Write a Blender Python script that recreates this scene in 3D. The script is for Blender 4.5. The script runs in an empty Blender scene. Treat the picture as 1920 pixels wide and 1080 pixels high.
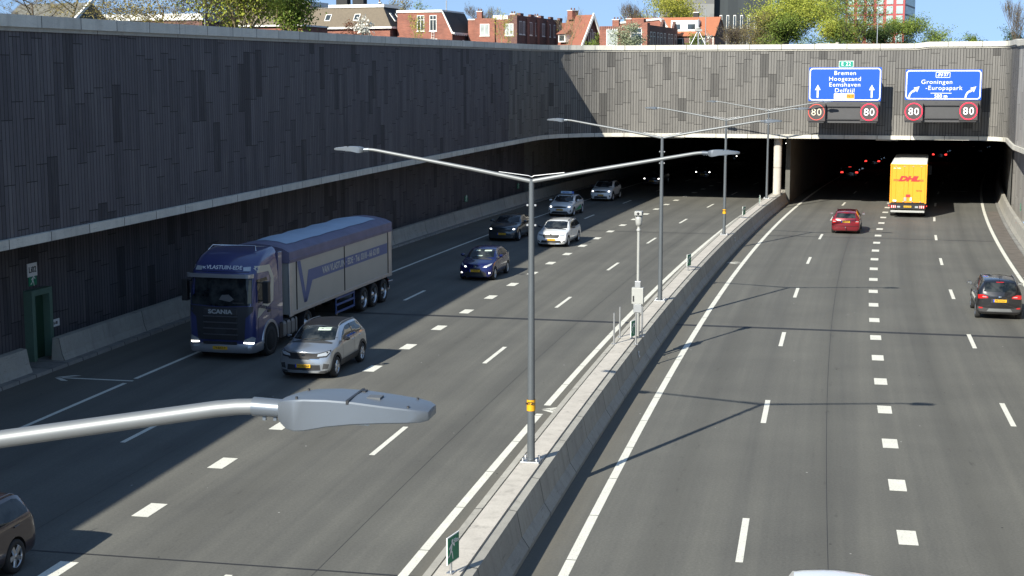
import bpy, bmesh, math, random
from mathutils import Vector, Matrix, geometry
from mathutils.bvhtree import BVHTree
random.seed(7)
R = math.radians
S = bpy.context.scene
# ------------------------------------------------------------------ camera, sky, sun, exposure
cam = bpy.data.objects.new('camera', bpy.data.cameras.new('camera'))
S.collection.objects.link(cam); S.camera = cam
cam.location = (0, 0, 9.6); cam.rotation_euler = (R(90 - 8.10), 0, 0)
cam.data.lens = 51.375; cam.data.sensor_width = 36; cam.data.clip_start = .1; cam.data.clip_end = 4000
SUNDIR = Vector((-.955, -1.351, 1.0)).normalized()          # towards the sun
EL = math.asin(SUNDIR.z); AZ = math.atan2(SUNDIR.x, SUNDIR.y)
W = bpy.data.worlds.new('World'); S.world = W; W.use_nodes = True
nt = W.node_tree
sky = nt.nodes.new('ShaderNodeTexSky'); sky.sky_type = 'NISHITA'; sky.sun_disc = False
sky.sun_elevation = EL; sky.sun_rotation = AZ % (2 * math.pi)
sky.air_density = 1.0; sky.dust_density = 0.0; sky.ozone_density = 2.5; sky.altitude = 0
tc_ = nt.nodes.new('ShaderNodeTexCoord'); vm = nt.nodes.new('ShaderNodeVectorMath'); vm.operation = 'MULTIPLY_ADD'
vm.inputs[1].default_value = (1, 1, .8); vm.inputs[2].default_value = (0, 0, .34)
nt.links.new(tc_.outputs['Generated'], vm.inputs[0]); nt.links.new(vm.outputs[0], sky.inputs['Vector'])
tint = nt.nodes.new('ShaderNodeMix'); tint.data_type = 'RGBA'; tint.blend_type = 'MULTIPLY'; tint.inputs[0].default_value = 1
tint.inputs[7].default_value = (1.06, .985, .88, 1); nt.links.new(sky.outputs[0], tint.inputs[6])
bg = nt.nodes['Background']; nt.links.new(tint.outputs[2], bg.inputs[0]); bg.inputs[1].default_value = .15
sun = bpy.data.lights.new('sun', 'SUN'); sun.energy = 5.0; sun.angle = R(.5); sun.color = (1, .955, .84)
so = bpy.data.objects.new('sun', sun); S.collection.objects.link(so)
so.rotation_euler = SUNDIR.to_track_quat('Z', 'Y').to_euler()
S.view_settings.view_transform = 'Standard'; S.view_settings.look = 'None'
S.view_settings.exposure = 0.85; S.view_settings.gamma = 1
S.cycles.max_bounces = 9; S.cycles.diffuse_bounces = 7; S.cycles.use_denoising = True

# ------------------------------------------------------------------ node helpers
class N:
    def __init__(s, t): s.t = t; s.n = t.nodes; s.l = t.links
    def v(s, x, sock):
        if isinstance(x, bpy.types.NodeSocket): s.l.new(x, sock)
        elif x is not None: sock.default_value = x
    def m(s, op, a, b=None, c=None):
        n = s.n.new('ShaderNodeMath'); n.operation = op
        for i, x in enumerate((a, b, c)): s.v(x, n.inputs[i])
        return n.outputs[0]
    def noise(s, vec, scale, detail=2, rough=.5):
        n = s.n.new('ShaderNodeTexNoise'); s.v(vec, n.inputs['Vector']); n.inputs['Scale'].default_value = scale
        n.inputs['Detail'].default_value = detail; n.inputs['Roughness'].default_value = rough
        return n.outputs[0]
    def white(s, x, y=0.0):
        c = s.n.new('ShaderNodeCombineXYZ'); s.v(x, c.inputs[0]); s.v(y, c.inputs[1])
        n = s.n.new('ShaderNodeTexWhiteNoise'); n.noise_dimensions = '2D'; s.l.new(c.outputs[0], n.inputs['Vector'])
        return n.outputs[0]
    def ramp(s, f, stops):
        n = s.n.new('ShaderNodeValToRGB'); s.v(f, n.inputs[0]); e = n.color_ramp.elements
        while len(e) < len(stops): e.new(.5)
        for i, (p, c) in enumerate(stops): e[i].position = p; e[i].color = (*c, 1) if len(c) == 3 else c
        return n.outputs[0]
    def mix(s, f, a, b, mode='MIX'):
        n = s.n.new('ShaderNodeMix'); n.data_type = 'RGBA'; n.blend_type = mode
        s.v(f, n.inputs[0])
        for x, k in ((a, 6), (b, 7)):
            if isinstance(x, tuple) and len(x) == 3: x = (*x, 1)
            s.v(x, n.inputs[k])
        return n.outputs[2]
    def bump(s, h, strength, dist, bsdf):
        n = s.n.new('ShaderNodeBump'); n.inputs['Strength'].default_value = strength; n.inputs['Distance'].default_value = dist
        s.l.new(h, n.inputs['Height']); s.l.new(n.outputs[0], bsdf.inputs['Normal'])
    def mapped(s, scale):
        c = s.n.new('ShaderNodeTexCoord'); mp = s.n.new('ShaderNodeMapping'); mp.inputs['Scale'].default_value = scale
        s.l.new(c.outputs['Object'], mp.inputs['Vector']); return mp.outputs[0]
def newmat(name):
    m = bpy.data.materials.new(name); m.use_nodes = True
    return m, N(m.node_tree), m.node_tree.nodes['Principled BSDF']
def mat(name, col, rough=.6, metal=0, var=.12, scale=6, coat=0, spec=.5, emit=0, bump=0, bscale=40):
    m, n, b = newmat(name)
    tc = n.n.new('ShaderNodeTexCoord').outputs['Object']
    if var:
        f = n.noise(tc, scale, 4)
        c = n.mix(f, tuple(max(0, x * (1 - var * 2)) for x in col), tuple(min(1, x * (1 + var * 2)) for x in col))
        n.l.new(c, b.inputs['Base Color'])
    else: b.inputs['Base Color'].default_value = (*col, 1)
    b.inputs['Roughness'].default_value = rough; b.inputs['Metallic'].default_value = metal
    b.inputs['Coat Weight'].default_value = coat; b.inputs['Coat Roughness'].default_value = .04
    b.inputs['Specular IOR Level'].default_value = spec
    if emit: b.inputs['Emission Color'].default_value = (*col, 1); b.inputs['Emission Strength'].default_value = emit
    if bump: n.bump(n.noise(tc, bscale, 5), bump, .02, b)
    return m

# ------------------------------------------------------------------ mesh helpers
class MB:
    def __init__(s): s.v = []; s.f = []; s.mi = []; s.uv = []; s.sm = []
    def add(s, vs, fs, mi=0, uv=None, smooth=False):
        o = len(s.v); s.v += [tuple(p) for p in vs]
        for k, f in enumerate(fs):
            s.f.append([i + o for i in f]); s.mi.append(mi); s.sm.append(smooth)
            s.uv.append(uv[k] if uv else None)
        return s
    def box(s, x0, x1, y0, y1, z0, z1, mi=0, M=None):
        vs = [Vector((x, y, z)) for z in (z0, z1) for y in (y0, y1) for x in (x0, x1)]
        if M is not None: vs = [M @ p for p in vs]
        return s.add(vs, [(0, 2, 3, 1), (4, 5, 7, 6), (0, 1, 5, 4), (2, 6, 7, 3), (0, 4, 6, 2), (1, 3, 7, 5)], mi)
    def tube(s, pts, rad, n=12, mi=0, cap=True):
        pts = [Vector(p) for p in pts]; rad = rad if isinstance(rad, (list, tuple)) else [rad] * len(pts)
        t0 = (pts[1] - pts[0]).normalized(); up = Vector((0, 0, 1)) if abs(t0.z) < .9 else Vector((1, 0, 0))
        rings = []
        for i, p in enumerate(pts):
            t = (pts[min(i + 1, len(pts) - 1)] - pts[max(i - 1, 0)]).normalized()
            a = t.cross(up).normalized(); b = a.cross(t).normalized()
            rings.append([p + (a * math.cos(2 * math.pi * k / n) + b * math.sin(2 * math.pi * k / n)) * rad[i] for k in range(n)])
        s.loft(rings, mi, cap, True); return s
    def loft(s, rings, mi=0, cap=True, smooth=False):
        n = len(rings[0]); vs = [p for r in rings for p in r]; fs = []
        for i in range(len(rings) - 1):
            for k in range(n):
                fs.append((i * n + k, i * n + (k + 1) % n, (i + 1) * n + (k + 1) % n, (i + 1) * n + k))
        s.add(vs, fs, mi, smooth=smooth)
        if cap:
            s.add(rings[0], [tuple(range(n))[::-1]], mi); s.add(rings[-1], [tuple(range(n))], mi)
        return s
    def prism(s, poly, axis, a, b, mi=0):       # poly in the two other axes, extruded a..b
        def P(u, v, w): return (w, u, v) if axis == 'x' else ((u, w, v) if axis == 'y' else (u, v, w))
        n = len(poly); s.loft([[P(u, v, a) for u, v in poly], [P(u, v, b) for u, v in poly]], mi); return s
    def lathe(s, prof, n=28, axis='y', mi=0, c=(0, 0, 0), smooth=True):   # prof: (r, h) list
        rings = []
        for r, h in prof:
            ring = []
            for k in range(n):
                a = 2 * math.pi * k / n; u, v = r * math.cos(a), r * math.sin(a)
                p = (u, h, v) if axis == 'y' else ((h, u, v) if axis == 'x' else (u, v, h))
                ring.append((p[0] + c[0], p[1] + c[1], p[2] + c[2]))
            rings.append(ring)
        s.loft(rings, mi, False, smooth); return s
    def build(s, name, mats, parent=None, bevel=0, M=None, seg=2, smooth=0):
        me = bpy.data.meshes.new(name); vs = s.v if M is None else [M @ Vector(p) for p in s.v]
        me.from_pydata([tuple(p) for p in vs], [], s.f)
        if not isinstance(mats, (list, tuple)): mats = [mats]
        for m in mats: me.materials.append(m)
        me.polygons.foreach_set('material_index', s.mi); me.polygons.foreach_set('use_smooth', s.sm)
        if any(u is not None for u in s.uv):
            ul = me.uv_layers.new(name='uv')
            for p, u in zip(me.polygons, s.uv):
                if u:
                    for li, q in zip(p.loop_indices, u): ul.data[li].uv = q
        bm = bmesh.new(); bm.from_mesh(me)
        if not any(u is not None for u in s.uv): bmesh.ops.recalc_face_normals(bm, faces=bm.faces)
        bm.to_mesh(me); bm.free(); me.update()
        if smooth: me.polygons.foreach_set('use_smooth', [True] * len(me.polygons)); me.set_sharp_from_angle(angle=R(smooth))
        o = bpy.data.objects.new(name, me); S.collection.objects.link(o)
        if parent is not None: o.parent = parent
        if bevel:
            b = o.modifiers.new('bevel', 'BEVEL'); b.width = bevel; b.segments = seg; b.limit_method = 'ANGLE'; b.angle_limit = R(35)
            b.harden_normals = False
        return o
def tag(o, label=None, cat=None, group=None, kind=None):
    if label: o['label'] = label
    if cat: o['category'] = cat
    if group: o['group'] = group
    if kind: o['kind'] = kind
    return o
def empty(name, loc=(0, 0, 0), rz=0, label=None, cat=None, group=None):
    o = bpy.data.objects.new(name, None); S.collection.objects.link(o); o.empty_display_size = .3
    o.location = loc; o.rotation_euler = (0, 0, rz); tag(o, label, cat, group); return o
def copy_tree(o, parent=None):
    c = o.copy(); S.collection.objects.link(c)
    if parent is not None: c.parent = parent
    for ch in list(o.children): copy_tree(ch, c)
    return c
# text laid in the local x (right) / z (up) plane, facing local -y, then moved by M
def text(name, s, size, m, parent, M, bold=0.0, align='CENTER', ext=.004, sx=1.0, shear=0, sp=1.0):
    cu = bpy.data.curves.new(name, 'FONT'); cu.body = s; cu.size = size; cu.align_x = align; cu.align_y = 'CENTER'
    cu.extrude = ext; cu.offset = bold; cu.resolution_u = 3; cu.shear = shear; cu.space_character = sp
    t = bpy.data.objects.new(name, cu); S.collection.objects.link(t)
    bpy.context.view_layer.update()
    me = bpy.data.meshes.new_from_object(t.evaluated_get(bpy.context.evaluated_depsgraph_get()))
    bpy.data.objects.remove(t); bpy.data.curves.remove(cu)
    me.transform(M @ Matrix.Rotation(R(90), 4, 'X') @ Matrix.Diagonal((sx, 1, 1, 1)))
    me.materials.clear(); me.materials.append(m); me.name = name
    o = bpy.data.objects.new(name, me); S.collection.objects.link(o); o.parent = parent; return o
T = Matrix.Translation

# ------------------------------------------------------------------ the road's own coordinates: s along, o across (right +)
CO = (6.814801350132475e-07, 0.00039504357391109625, 0.18010208846618708, -5.91820863482978)
def Cx(s): return ((CO[0] * s + CO[1]) * s + CO[2]) * s + CO[3]
def slope(s): return (3 * CO[0] * s + 2 * CO[1]) * s + CO[2]
def head(s): return -math.atan(slope(s))          # z rotation of an object whose +y runs along the road
def pt(s, o, z=0.0):
    k = slope(s); n = math.hypot(1, k)
    return Vector((Cx(s) + o / n, s - o * k / n, z))
def frange(a, b, d):
    n = max(1, int(round((b - a) / d))); return [a + (b - a) * i / n for i in range(n + 1)]
def sweep(mb, ss, prof, mi=0, closed=False, caps=False, uv=False):
    """prof: list of (o, z) or a function s -> list"""
    pf = prof if callable(prof) else (lambda s: prof)
    rings = [[pt(s, o, z) for o, z in pf(s)] for s in ss]; n = len(rings[0])
    L = [0.0]
    for i in range(1, len(ss)): L.append(L[-1] + (pt(ss[i], 0) - pt(ss[i - 1], 0)).length)
    vs = [p for r in rings for p in r]; fs = []; us = []
    for i in range(len(ss) - 1):
        for k in range(n if closed else n - 1):
            a, b, c, d = i * n + k, i * n + (k + 1) % n, (i + 1) * n + (k + 1) % n, (i + 1) * n + k
            fs.append((a, b, c, d)); us.append([(L[q // n], vs[q][2]) for q in (a, b, c, d)])
    mb.add(vs, fs, mi, us if uv else None)
    if caps: mb.add(rings[0], [tuple(range(n))], mi); mb.add(rings[-1], [tuple(range(n))[::-1]], mi)
    return mb
# ------------------------------------------------------------------ setting materials
def asphalt_mat(name, base, sh=0):
    m, n, b = newmat(name)
    tc = n.n.new('ShaderNodeTexCoord').outputs['Object']
    uvn = n.n.new('ShaderNodeUVMap'); sep = n.n.new('ShaderNodeSeparateXYZ'); n.l.new(uvn.outputs[0], sep.inputs[0])
    o = sep.outputs[0]; s_ = sep.outputs[1]
    fine = n.noise(tc, 16, 6, .75); grit = n.noise(tc, 55, 3, .8); big = n.noise(tc, .22, 5, .6)
    cmb = n.n.new('ShaderNodeCombineXYZ'); n.v(n.m('MULTIPLY', o, 1.6), cmb.inputs[0]); n.v(n.m('MULTIPLY', s_, .025), cmb.inputs[1])
    streak = n.noise(cmb.outputs[0], 1.0, 5, .6)
    c = n.mix(fine, tuple(x * .50 for x in base), tuple(x * 1.55 for x in base))
    c = n.mix(n.ramp(grit, [(.60, (0, 0, 0)), (.78, (.75, .75, .75))]), c, tuple(x * 2.1 for x in base))
    c = n.mix(n.ramp(grit, [(.22, (.7, .7, .7)), (.36, (0, 0, 0))]), c, tuple(x * .4 for x in base))
    c = n.mix(1.0, c, n.ramp(streak, [(.3, (.84, .84, .85)), (.7, (1.14, 1.13, 1.10))]), 'MULTIPLY')
    c = n.mix(1.0, c, n.ramp(big, [(.3, (.88, .88, .88)), (.7, (1.1, 1.1, 1.08))]), 'MULTIPLY')
    # wheel tracks polished lighter, oil band between them: worn into the surface
    ph = n.m('FRACT', n.m('DIVIDE', n.m('SUBTRACT', n.m('ABSOLUTE', o), 1.55), 3.42))
    band = n.m('ABSOLUTE', n.m('SUBTRACT', ph, .5))
    c = n.mix(n.ramp(band, [(.0, (.42, .42, .42)), (.16, (0, 0, 0))]), c, tuple(x * .62 for x in base))
    # drips and stains in the middle of the lanes
    cm2 = n.n.new('ShaderNodeCombineXYZ'); n.v(n.m('MULTIPLY', o, 2.6), cm2.inputs[0]); n.v(n.m('MULTIPLY', s_, .55), cm2.inputs[1])
    dr = n.m('MULTIPLY', n.ramp(n.noise(cm2.outputs[0], 1.4, 5, .7), [(.60, (0, 0, 0)), (.74, (1, 1, 1))]), n.ramp(band, [(.05, (.55, .55, .55)), (.22, (.08, .08, .08))]))
    c = n.mix(dr, c, tuple(x * .38 for x in base))
    # grit and dust gathered on the shoulders
    eg = n.m('MULTIPLY', n.ramp(n.m('DIVIDE', n.m('ABSOLUTE', o), 20.0), [(.035, (1, 1, 1)), (.085, (0, 0, 0)), (.76, (0, 0, 0)), (.93, (.8, .8, .8))]), n.noise(tc, 1.7, 5, .7))
    c = n.mix(eg, c, (.15, .135, .105))
    # sparse stones and specks
    vo = n.n.new('ShaderNodeTexVoronoi'); vo.inputs['Scale'].default_value = 1.1; n.l.new(tc, vo.inputs['Vector'])
    spot = n.m('LESS_THAN', vo.outputs['Distance'], .028)
    c = n.mix(spot, c, n.mix(n.m('GREATER_THAN', n.white(vo.outputs['Color']), .45), (.012, .012, .012), (.33, .33, .31)))
    n.l.new(c, b.inputs['Base Color']); b.inputs['Roughness'].default_value = .86; b.inputs['Specular IOR Level'].default_value = .3
    n.bump(fine, .35, .01, b)
    return m
ASPH = asphalt_mat('asphalt', (.110, .109, .100))
def cladding_mat(name, dark, light, pw=.62, ph=1.7):
    m, n, b = newmat(name)
    u = n.n.new('ShaderNodeUVMap'); sep = n.n.new('ShaderNodeSeparateXYZ'); n.l.new(u.outputs[0], sep.inputs[0])
    x, z = sep.outputs[0], sep.outputs[1]
    col = n.m('FLOOR', n.m('DIVIDE', x, pw)); sh = n.m('MULTIPLY', n.white(col, 3.3), 9.0)
    zz = n.m('DIVIDE', n.m('ADD', z, sh), ph); row = n.m('FLOOR', zz)
    tone = n.white(col, row); tone2 = n.white(n.m('ADD', col, 77.0), row)
    rib = n.m('FRACT', n.m('DIVIDE', x, pw / 3)); ribid = n.m('FLOOR', n.m('DIVIDE', x, pw / 3))
    rt = n.white(ribid, row)
    g = n.m('LESS_THAN', n.m('ABSOLUTE', n.m('SUBTRACT', rib, .5)), .425)        # 1 on the rib
    hz = n.m('GREATER_THAN', n.m('FRACT', zz), .014)
    on = n.m('MULTIPLY', g, hz)
    tc = n.n.new('ShaderNodeTexCoord').outputs['Object']
    f = n.m('ADD', n.m('MULTIPLY', tone, .36), n.m('ADD', n.m('MULTIPLY', rt, .30), n.m('MULTIPLY', n.noise(tc, 3.0, 5, .7), .3)))
    c = n.ramp(f, [(.18, dark), (.45, tuple((a + q) / 2 for a, q in zip(dark, light))), (.85, light)])
    c = n.mix(n.m('GREATER_THAN', tone2, .92), c, tuple(x * .80 for x in dark))
    cm = n.n.new('ShaderNodeCombineXYZ'); n.v(n.m('MULTIPLY', x, 2.2), cm.inputs[0]); n.v(n.m('MULTIPLY', z, .22), cm.inputs[1])
    st = n.noise(cm.outputs[0], 1.2, 4, .65)
    c = n.mix(n.ramp(st, [(.52, (0, 0, 0)), (.75, (.35, .35, .35))]), c, (.21, .20, .185))
    c = n.mix(n.m('SUBTRACT', 1.0, on), c, (.028, .026, .026))
    n.l.new(c, b.inputs['Base Color']); b.inputs['Roughness'].default_value = .8; b.inputs['Specular IOR Level'].default_value = .25
    hgt = n.m('ADD', n.m('MULTIPLY', on, 1.0), n.m('MULTIPLY', tone, .3)); n.bump(hgt, .8, .04, b)
    return m
CLAD = cladding_mat('ribbed_cladding', (.100, .097, .092), (.180, .173, .161))
CLADT = cladding_mat('tunnel_cladding', (.13, .135, .13), (.22, .22, .21))
CLADL = cladding_mat('shaded_ribbed_cladding', (.062, .058, .064), (.118, .110, .118), .62, 1.9)  # CLADL: darker copy of the portal cladding, shade put into its colour
def panel_mat():  # smooth, and paler than the portal cladding: brightens a wall the sun only grazes
    m, n, b = newmat('brightened_smooth_panels')
    u = n.n.new('ShaderNodeUVMap'); sep = n.n.new('ShaderNodeSeparateXYZ'); n.l.new(u.outputs[0], sep.inputs[0]); x, z = sep.outputs[0], sep.outputs[1]
    col = n.m('FLOOR', n.m('DIVIDE', x, .62)); zz = n.m('DIVIDE', n.m('ADD', z, n.m('MULTIPLY', n.white(col, 3.3), 9.0)), 2.3)
    tone = n.white(col, n.m('FLOOR', zz)); tc = n.n.new('ShaderNodeTexCoord').outputs['Object']
    f = n.m('ADD', n.m('MULTIPLY', tone, .6), n.m('MULTIPLY', n.noise(tc, 2.0, 5, .7), .4))
    c = n.ramp(f, [(.2, (.24, .23, .215)), (.8, (.36, .345, .32))])
    ln = n.m('MAXIMUM', n.m('LESS_THAN', n.m('FRACT', n.m('DIVIDE', x, .62)), .04), n.m('LESS_THAN', n.m('FRACT', zz), .014))
    n.l.new(n.mix(ln, c, (.13, .125, .12)), b.inputs['Base Color']); b.inputs['Roughness'].default_value = .75; return m
PANEL = panel_mat()
def concrete_mat(name, base, joint=0):
    m, n, b = newmat(name)
    tc = n.n.new('ShaderNodeTexCoord').outputs['Object']
    f = n.noise(tc, 1.3, 6, .65); g = n.noise(tc, 22, 4, .7)
    c = n.mix(f, tuple(x * .72 for x in base), tuple(min(1, x * 1.22) for x in base))
    c = n.mix(n.ramp(g, [(.35, (.28, .28, .28)), (.5, (0, 0, 0))]), c, tuple(x * .6 for x in base))
    mp = n.mapped((2.2, 2.2, .16)); st = n.noise(mp, 1.6, 4, .6)
    c = n.mix(n.ramp(st, [(.52, (0, 0, 0)), (.72, (.42, .42, .42))]), c, tuple(x * .52 for x in base))
    if joint:
        u = n.n.new('ShaderNodeUVMap'); sep = n.n.new('ShaderNodeSeparateXYZ'); n.l.new(u.outputs[0], sep.inputs[0])
        fr = n.m('FRACT', n.m('DIVIDE', sep.outputs[0], joint)); j = n.m('LESS_THAN', fr, .035 / joint)
        tn = n.white(n.m('FLOOR', n.m('DIVIDE', sep.outputs[0], joint)))
        c = n.mix(1.0, c, n.ramp(tn, [(0, (.9, .9, .9)), (1, (1.07, 1.07, 1.06))]), 'MULTIPLY')
        c = n.mix(j, c, (.03, .03, .03))
    sc = n.mapped((.5, .5, 5.0)); sf = n.noise(sc, 2.4, 5, .75)
    c = n.mix(n.ramp(sf, [(.60, (0, 0, 0)), (.70, (.55, .55, .55))]), c, tuple(x * .35 for x in base))
    n.l.new(c, b.inputs['Base Color']); b.inputs['Roughness'].default_value = .85; b.inputs['Specular IOR Level'].default_value = .25
    n.bump(g, .25, .02, b); return m
CONC = concrete_mat('barrier_concrete', (.36, .345, .305), 6.0)
CONCTOP = concrete_mat('barrier_fill_concrete', (.50, .465, .41))
COPE = concrete_mat('coping_concrete', (.56, .54, .48), 2.4)
KERB = concrete_mat('kerb_concrete', (.25, .245, .23), 1.0)
JOINTM = mat('joint_sealant', (.022, .022, .024), .7)
def paint_mat():
    m, n, b = newmat('road_paint'); tc = n.n.new('ShaderNodeTexCoord').outputs['Object']
    f = n.noise(tc, 20, 5, .8); g = n.noise(tc, 2.0, 3)
    c = n.mix(g, (.56, .55, .48), (.74, .73, .65)); c = n.mix(n.ramp(f, [(.34, (.9, .9, .9)), (.46, (0, 0, 0))]), c, (.28, .27, .24))
    n.l.new(c, b.inputs['Base Color']); b.inputs['Roughness'].default_value = .7; return m
PAINT = paint_mat()
GALV = mat('galvanised_steel', (.42, .43, .44), .42, .75, .08, 3)
POLE = mat('dark_grey_pole_paint', (.105, .118, .13), .42, .25, .06, 3)
ALU = mat('brushed_aluminium', (.20, .21, .215), .52, .5, .05, 4)
LAMPG = mat('lamp_housing_grey', (.15, .17, .195), .36, .45, .03, 4)
BLACK = mat('black_plastic', (.018, .018, .02), .5, 0, .1, 8)
YEL = mat('yellow_plate', (.66, .33, .01), .45, 0, .05, 5)
WHITEP = mat('white_sign_face', (.80, .80, .78), .45, 0, .03, 5)
BLACKP = mat('black_lettering', (.015, .015, .015), .5, 0, 0)
GREENP = mat('green_sign_face', (.01, .20, .10), .45, 0, .05, 5)
STEELW = mat('pale_grey_enamel', (.34, .345, .33), .45, .1, .05, 4)

# ------------------------------------------------------------------ road and markings
PS = 111.4                                       # the portal's place along the road
ss = frange(-30, 112, 2) + frange(116, 330, 4)
mb = MB()
cols = frange(-20.5, 17.6, 1.27)
vs = [pt(s, o) for s in ss for o in cols]; n_ = len(cols); fs = []; us = []
for i in range(len(ss) - 1):
    for k in range(n_ - 1):
        q = (i * n_ + k, i * n_ + k + 1, (i + 1) * n_ + k + 1, (i + 1) * n_ + k); fs.append(q)
        us.append([(cols[j % n_], ss[j // n_]) for j in q])
mb.add(vs, fs, 0, us)
road = mb.build('road', ASPH); tag(road, 'grey asphalt motorway running down into the tunnel', kind='structure')
mk = MB()
def line(o0, w, s0, s1, z=.004, dst=None):
    (dst or mk); sweep(dst or mk, frange(s0, s1, 2.0) if s1 - s0 > 3 else [s0, s1], [(o0 - w / 2, z), (o0 + w / 2, z)])
def segline(o0, w, a, b, seg=3.05, gap=.035):    # long line laid in lengths with hairline gaps
    s = a
    while s < b: line(o0, w, s, min(b, s + seg - gap)); s += seg
segline(1.62, .20, -20, 300); segline(-1.45, .20, 42.3, 300); segline(-1.45, .2, -20, 41.2)
segline(15.32, .20, -20, 300, 12)
line(-15.25, .15, -20, 42.6); line(-15.25, .15, 43.3, 300)
for k in range(-3, 24):
    line(4.95, .15, 29.3 + 12.1 * k, 32.3 + 12.1 * k); line(11.82, .15, 30.3 + 12.15 * k, 33.3 + 12.15 * k)
    line(-4.8, .15, 35.8 + 12.3 * k, 38.9 + 12.3 * k); line(-11.72, .15, 35.7 + 12.6 * k, 38.7 + 12.6 * k)
for k in range(-10, 62):
    line(8.36, .40, 31.1 + 4.08 * k, 32.1 + 4.08 * k)
    line(-8.25, .40, 25.7 + 4.05 * k, 26.7 + 4.05 * k)
def poly_mark(pts, z=.005):
    mk.add([pt(s, o, z) for s, o in pts], [tuple(range(len(pts)))])
def arrow_mark(s, o0, o1, d):                     # thin emergency-exit arrow across the shoulder, head at o1
    poly_mark([(s - .06, o0), (s + .06, o0), (s + .06, o1 - d * .25), (s - .06, o1 - d * .25)])
    for g in (1, -1): poly_mark([(s + g * .04, o1), (s + g * .42, o1 - d * .45), (s + g * .42, o1 - d * .70), (s + g * .04, o1 - d * .22)])
arrow_mark(42.95, -15.15, -17.9, -1); arrow_mark(41.75, -.85, -1.5, -1)
arrow_mark(77.2, 1.75, .75, -1); arrow_mark(74.8, 15.5, 17, 1); arrow_mark(129, 15.5, 17, 1)
# tunnel lane signs on the road: exit arrows in the two right lanes
for (s, o) in ((134, 9.9), (131, 13.4)):
    poly_mark([(s, o - 1.2), (s + .3, o - 1.2), (s + .3, o + .2), (s, o + .2)])
    poly_mark([(s - .35, o + .2), (s + .15, o + 1.1), (s + .65, o + .2)])
mo = mk.build('road_markings', PAINT, road)
jt = MB()
for s0, w in ((57.3, .34), (91.2, .16), (27.2, .07), (125, .2)):
    sweep(jt, [s0 - w / 2, s0 + w / 2], [(-18.4, .003), (-.7, .003)]); sweep(jt, [s0 - w / 2, s0 + w / 2], [(.7, .003), (16.4, .003)])
for o0 in (-10.02, -3.2, 6.7): sweep(jt, frange(-30, 111, 3), [(o0 - .006, .0028), (o0 + .006, .0028)])
jt.build('expansion_joints', JOINTM, road)
a = MB(); sweep(a, frange(-30, 112, 2), [(15.5, .0035), (16.32, .0035)]); a.build('hard_strip', mat('dusty_asphalt', (.115, .10, .085), .9, 0, .25, 1.5), road)

# ------------------------------------------------------------------ walls
def ztop(s): return 11.35 + max(0, min(1, (s - 25) / 85)) * .9
def zband(s): return 4.95 + max(0, min(1, (s - 45) / 66)) ** 1.3 * .55
def arc(cs_, co, r, a0, a1, n=10):
    return [(cs_ + r * math.sin(R(a0 + (a1 - a0) * i / n)), co + r * math.cos(R(a0 + (a1 - a0) * i / n))) for i in range(n + 1)]
LW, RW = -17.0, 16.65
pathL = [(s, LW) for s in frange(-30, 98, 2)]
pathP = [(s, LW) for s in (98.0, 100, 102, 104)] + [(111.4 - 6.6 + 6.6 * math.sin(R(a)), LW + 6.6 - 6.6 * math.cos(R(a))) for a in range(10, 91, 10)] \
    + [(111.4, o) for o in frange(-9, 14, 1)] + [(111.4 - 2.1 + 2.1 * math.cos(R(a)), 14.55 + 2.1 * math.sin(R(a))) for a in range(10, 91, 10)] \
    + [(s, RW) for s in (108.0, 106, 104, 102, 100)]
pathR = [(s, RW) for s in frange(100, -30, 2)]
def wall_normal(path, i):
    a = pt(*path[max(0, i - 1)]); b = pt(*path[min(len(path) - 1, i + 1)]); t = (b - a).normalized()
    return Vector((t.y, -t.x, 0))                # towards the road
def zt(s, o): return ztop(s) + (.12 if o > 10 and s > 100 else 0)
def strip(mb, path, prof, mi=0, uv=True, closed=False):
    """prof(s, o) -> [(offset towards the road, z)]"""
    rings = []; L = [0.0]
    for i, (s, o) in enumerate(path):
        nn = wall_normal(path, i); p = pt(s, o); rings.append([p + nn * d + Vector((0, 0, z)) for d, z in prof(s, o)])
        if i: L.append(L[-1] + (p - pt(*path[i - 1])).length)
    n = len(rings[0]); vs = [q for r in rings for q in r]; fs = []; us = []
    off = path[0][0] * .37
    for i in range(len(path) - 1):
        for k in range(n if closed else n - 1):
            q = (i * n + k, (i + 1) * n + k, (i + 1) * n + (k + 1) % n, i * n + (k + 1) % n); fs.append(q)
            us.append([(L[j // n] + off, vs[j].z) for j in q])
    mb.add(vs, fs, mi, us if uv else None)
    if closed: mb.add(rings[0], [tuple(range(n))], mi); mb.add(rings[-1], [tuple(range(n))[::-1]], mi)
def upper_wall(name, path, m, label, lowo=None):
    root = empty(name, pt(*path[len(path) // 2], 0), 0, label, 'wall'); inv = T(-root.location)
    a = MB(); strip(a, path, lambda s, o: [(-.5, zband(s)), (0, zband(s)), (0, ztop(s) - .3), (-.5, ztop(s) - .3)]); a.build('cladding', m, root, M=inv)
    c = MB(); strip(c, path, lambda s, o: [(.14, zt(s, o) - .36), (.14, zt(s, o)), (-.62, zt(s, o)), (-.62, zt(s, o) - .36)], closed=True); c.build('coping', COPE, root, M=inv)
    c = MB(); strip(c, path, lambda s, o: [(.06, zt(s, o) - .48), (.06, zt(s, o) - .362), (-.4, zt(s, o) - .362), (-.4, zt(s, o) - .48)], closed=True); c.build('coping_lip', CONC, root, M=inv)
    l = MB(); strip(l, path, lambda s, o: [(.15, zband(s) - .27), (.15, zband(s) + .02), (-.3, zband(s) + .02), (-.3, zband(s) - .27)], closed=True); l.build('ledge', COPE, root, M=inv)
    return root, inv
LWO = -19.9
rl, inv = upper_wall('retaining_wall', pathL, CLADL, 'tall dark ribbed retaining wall along the left carriageway, pale ledge halfway up')
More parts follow.
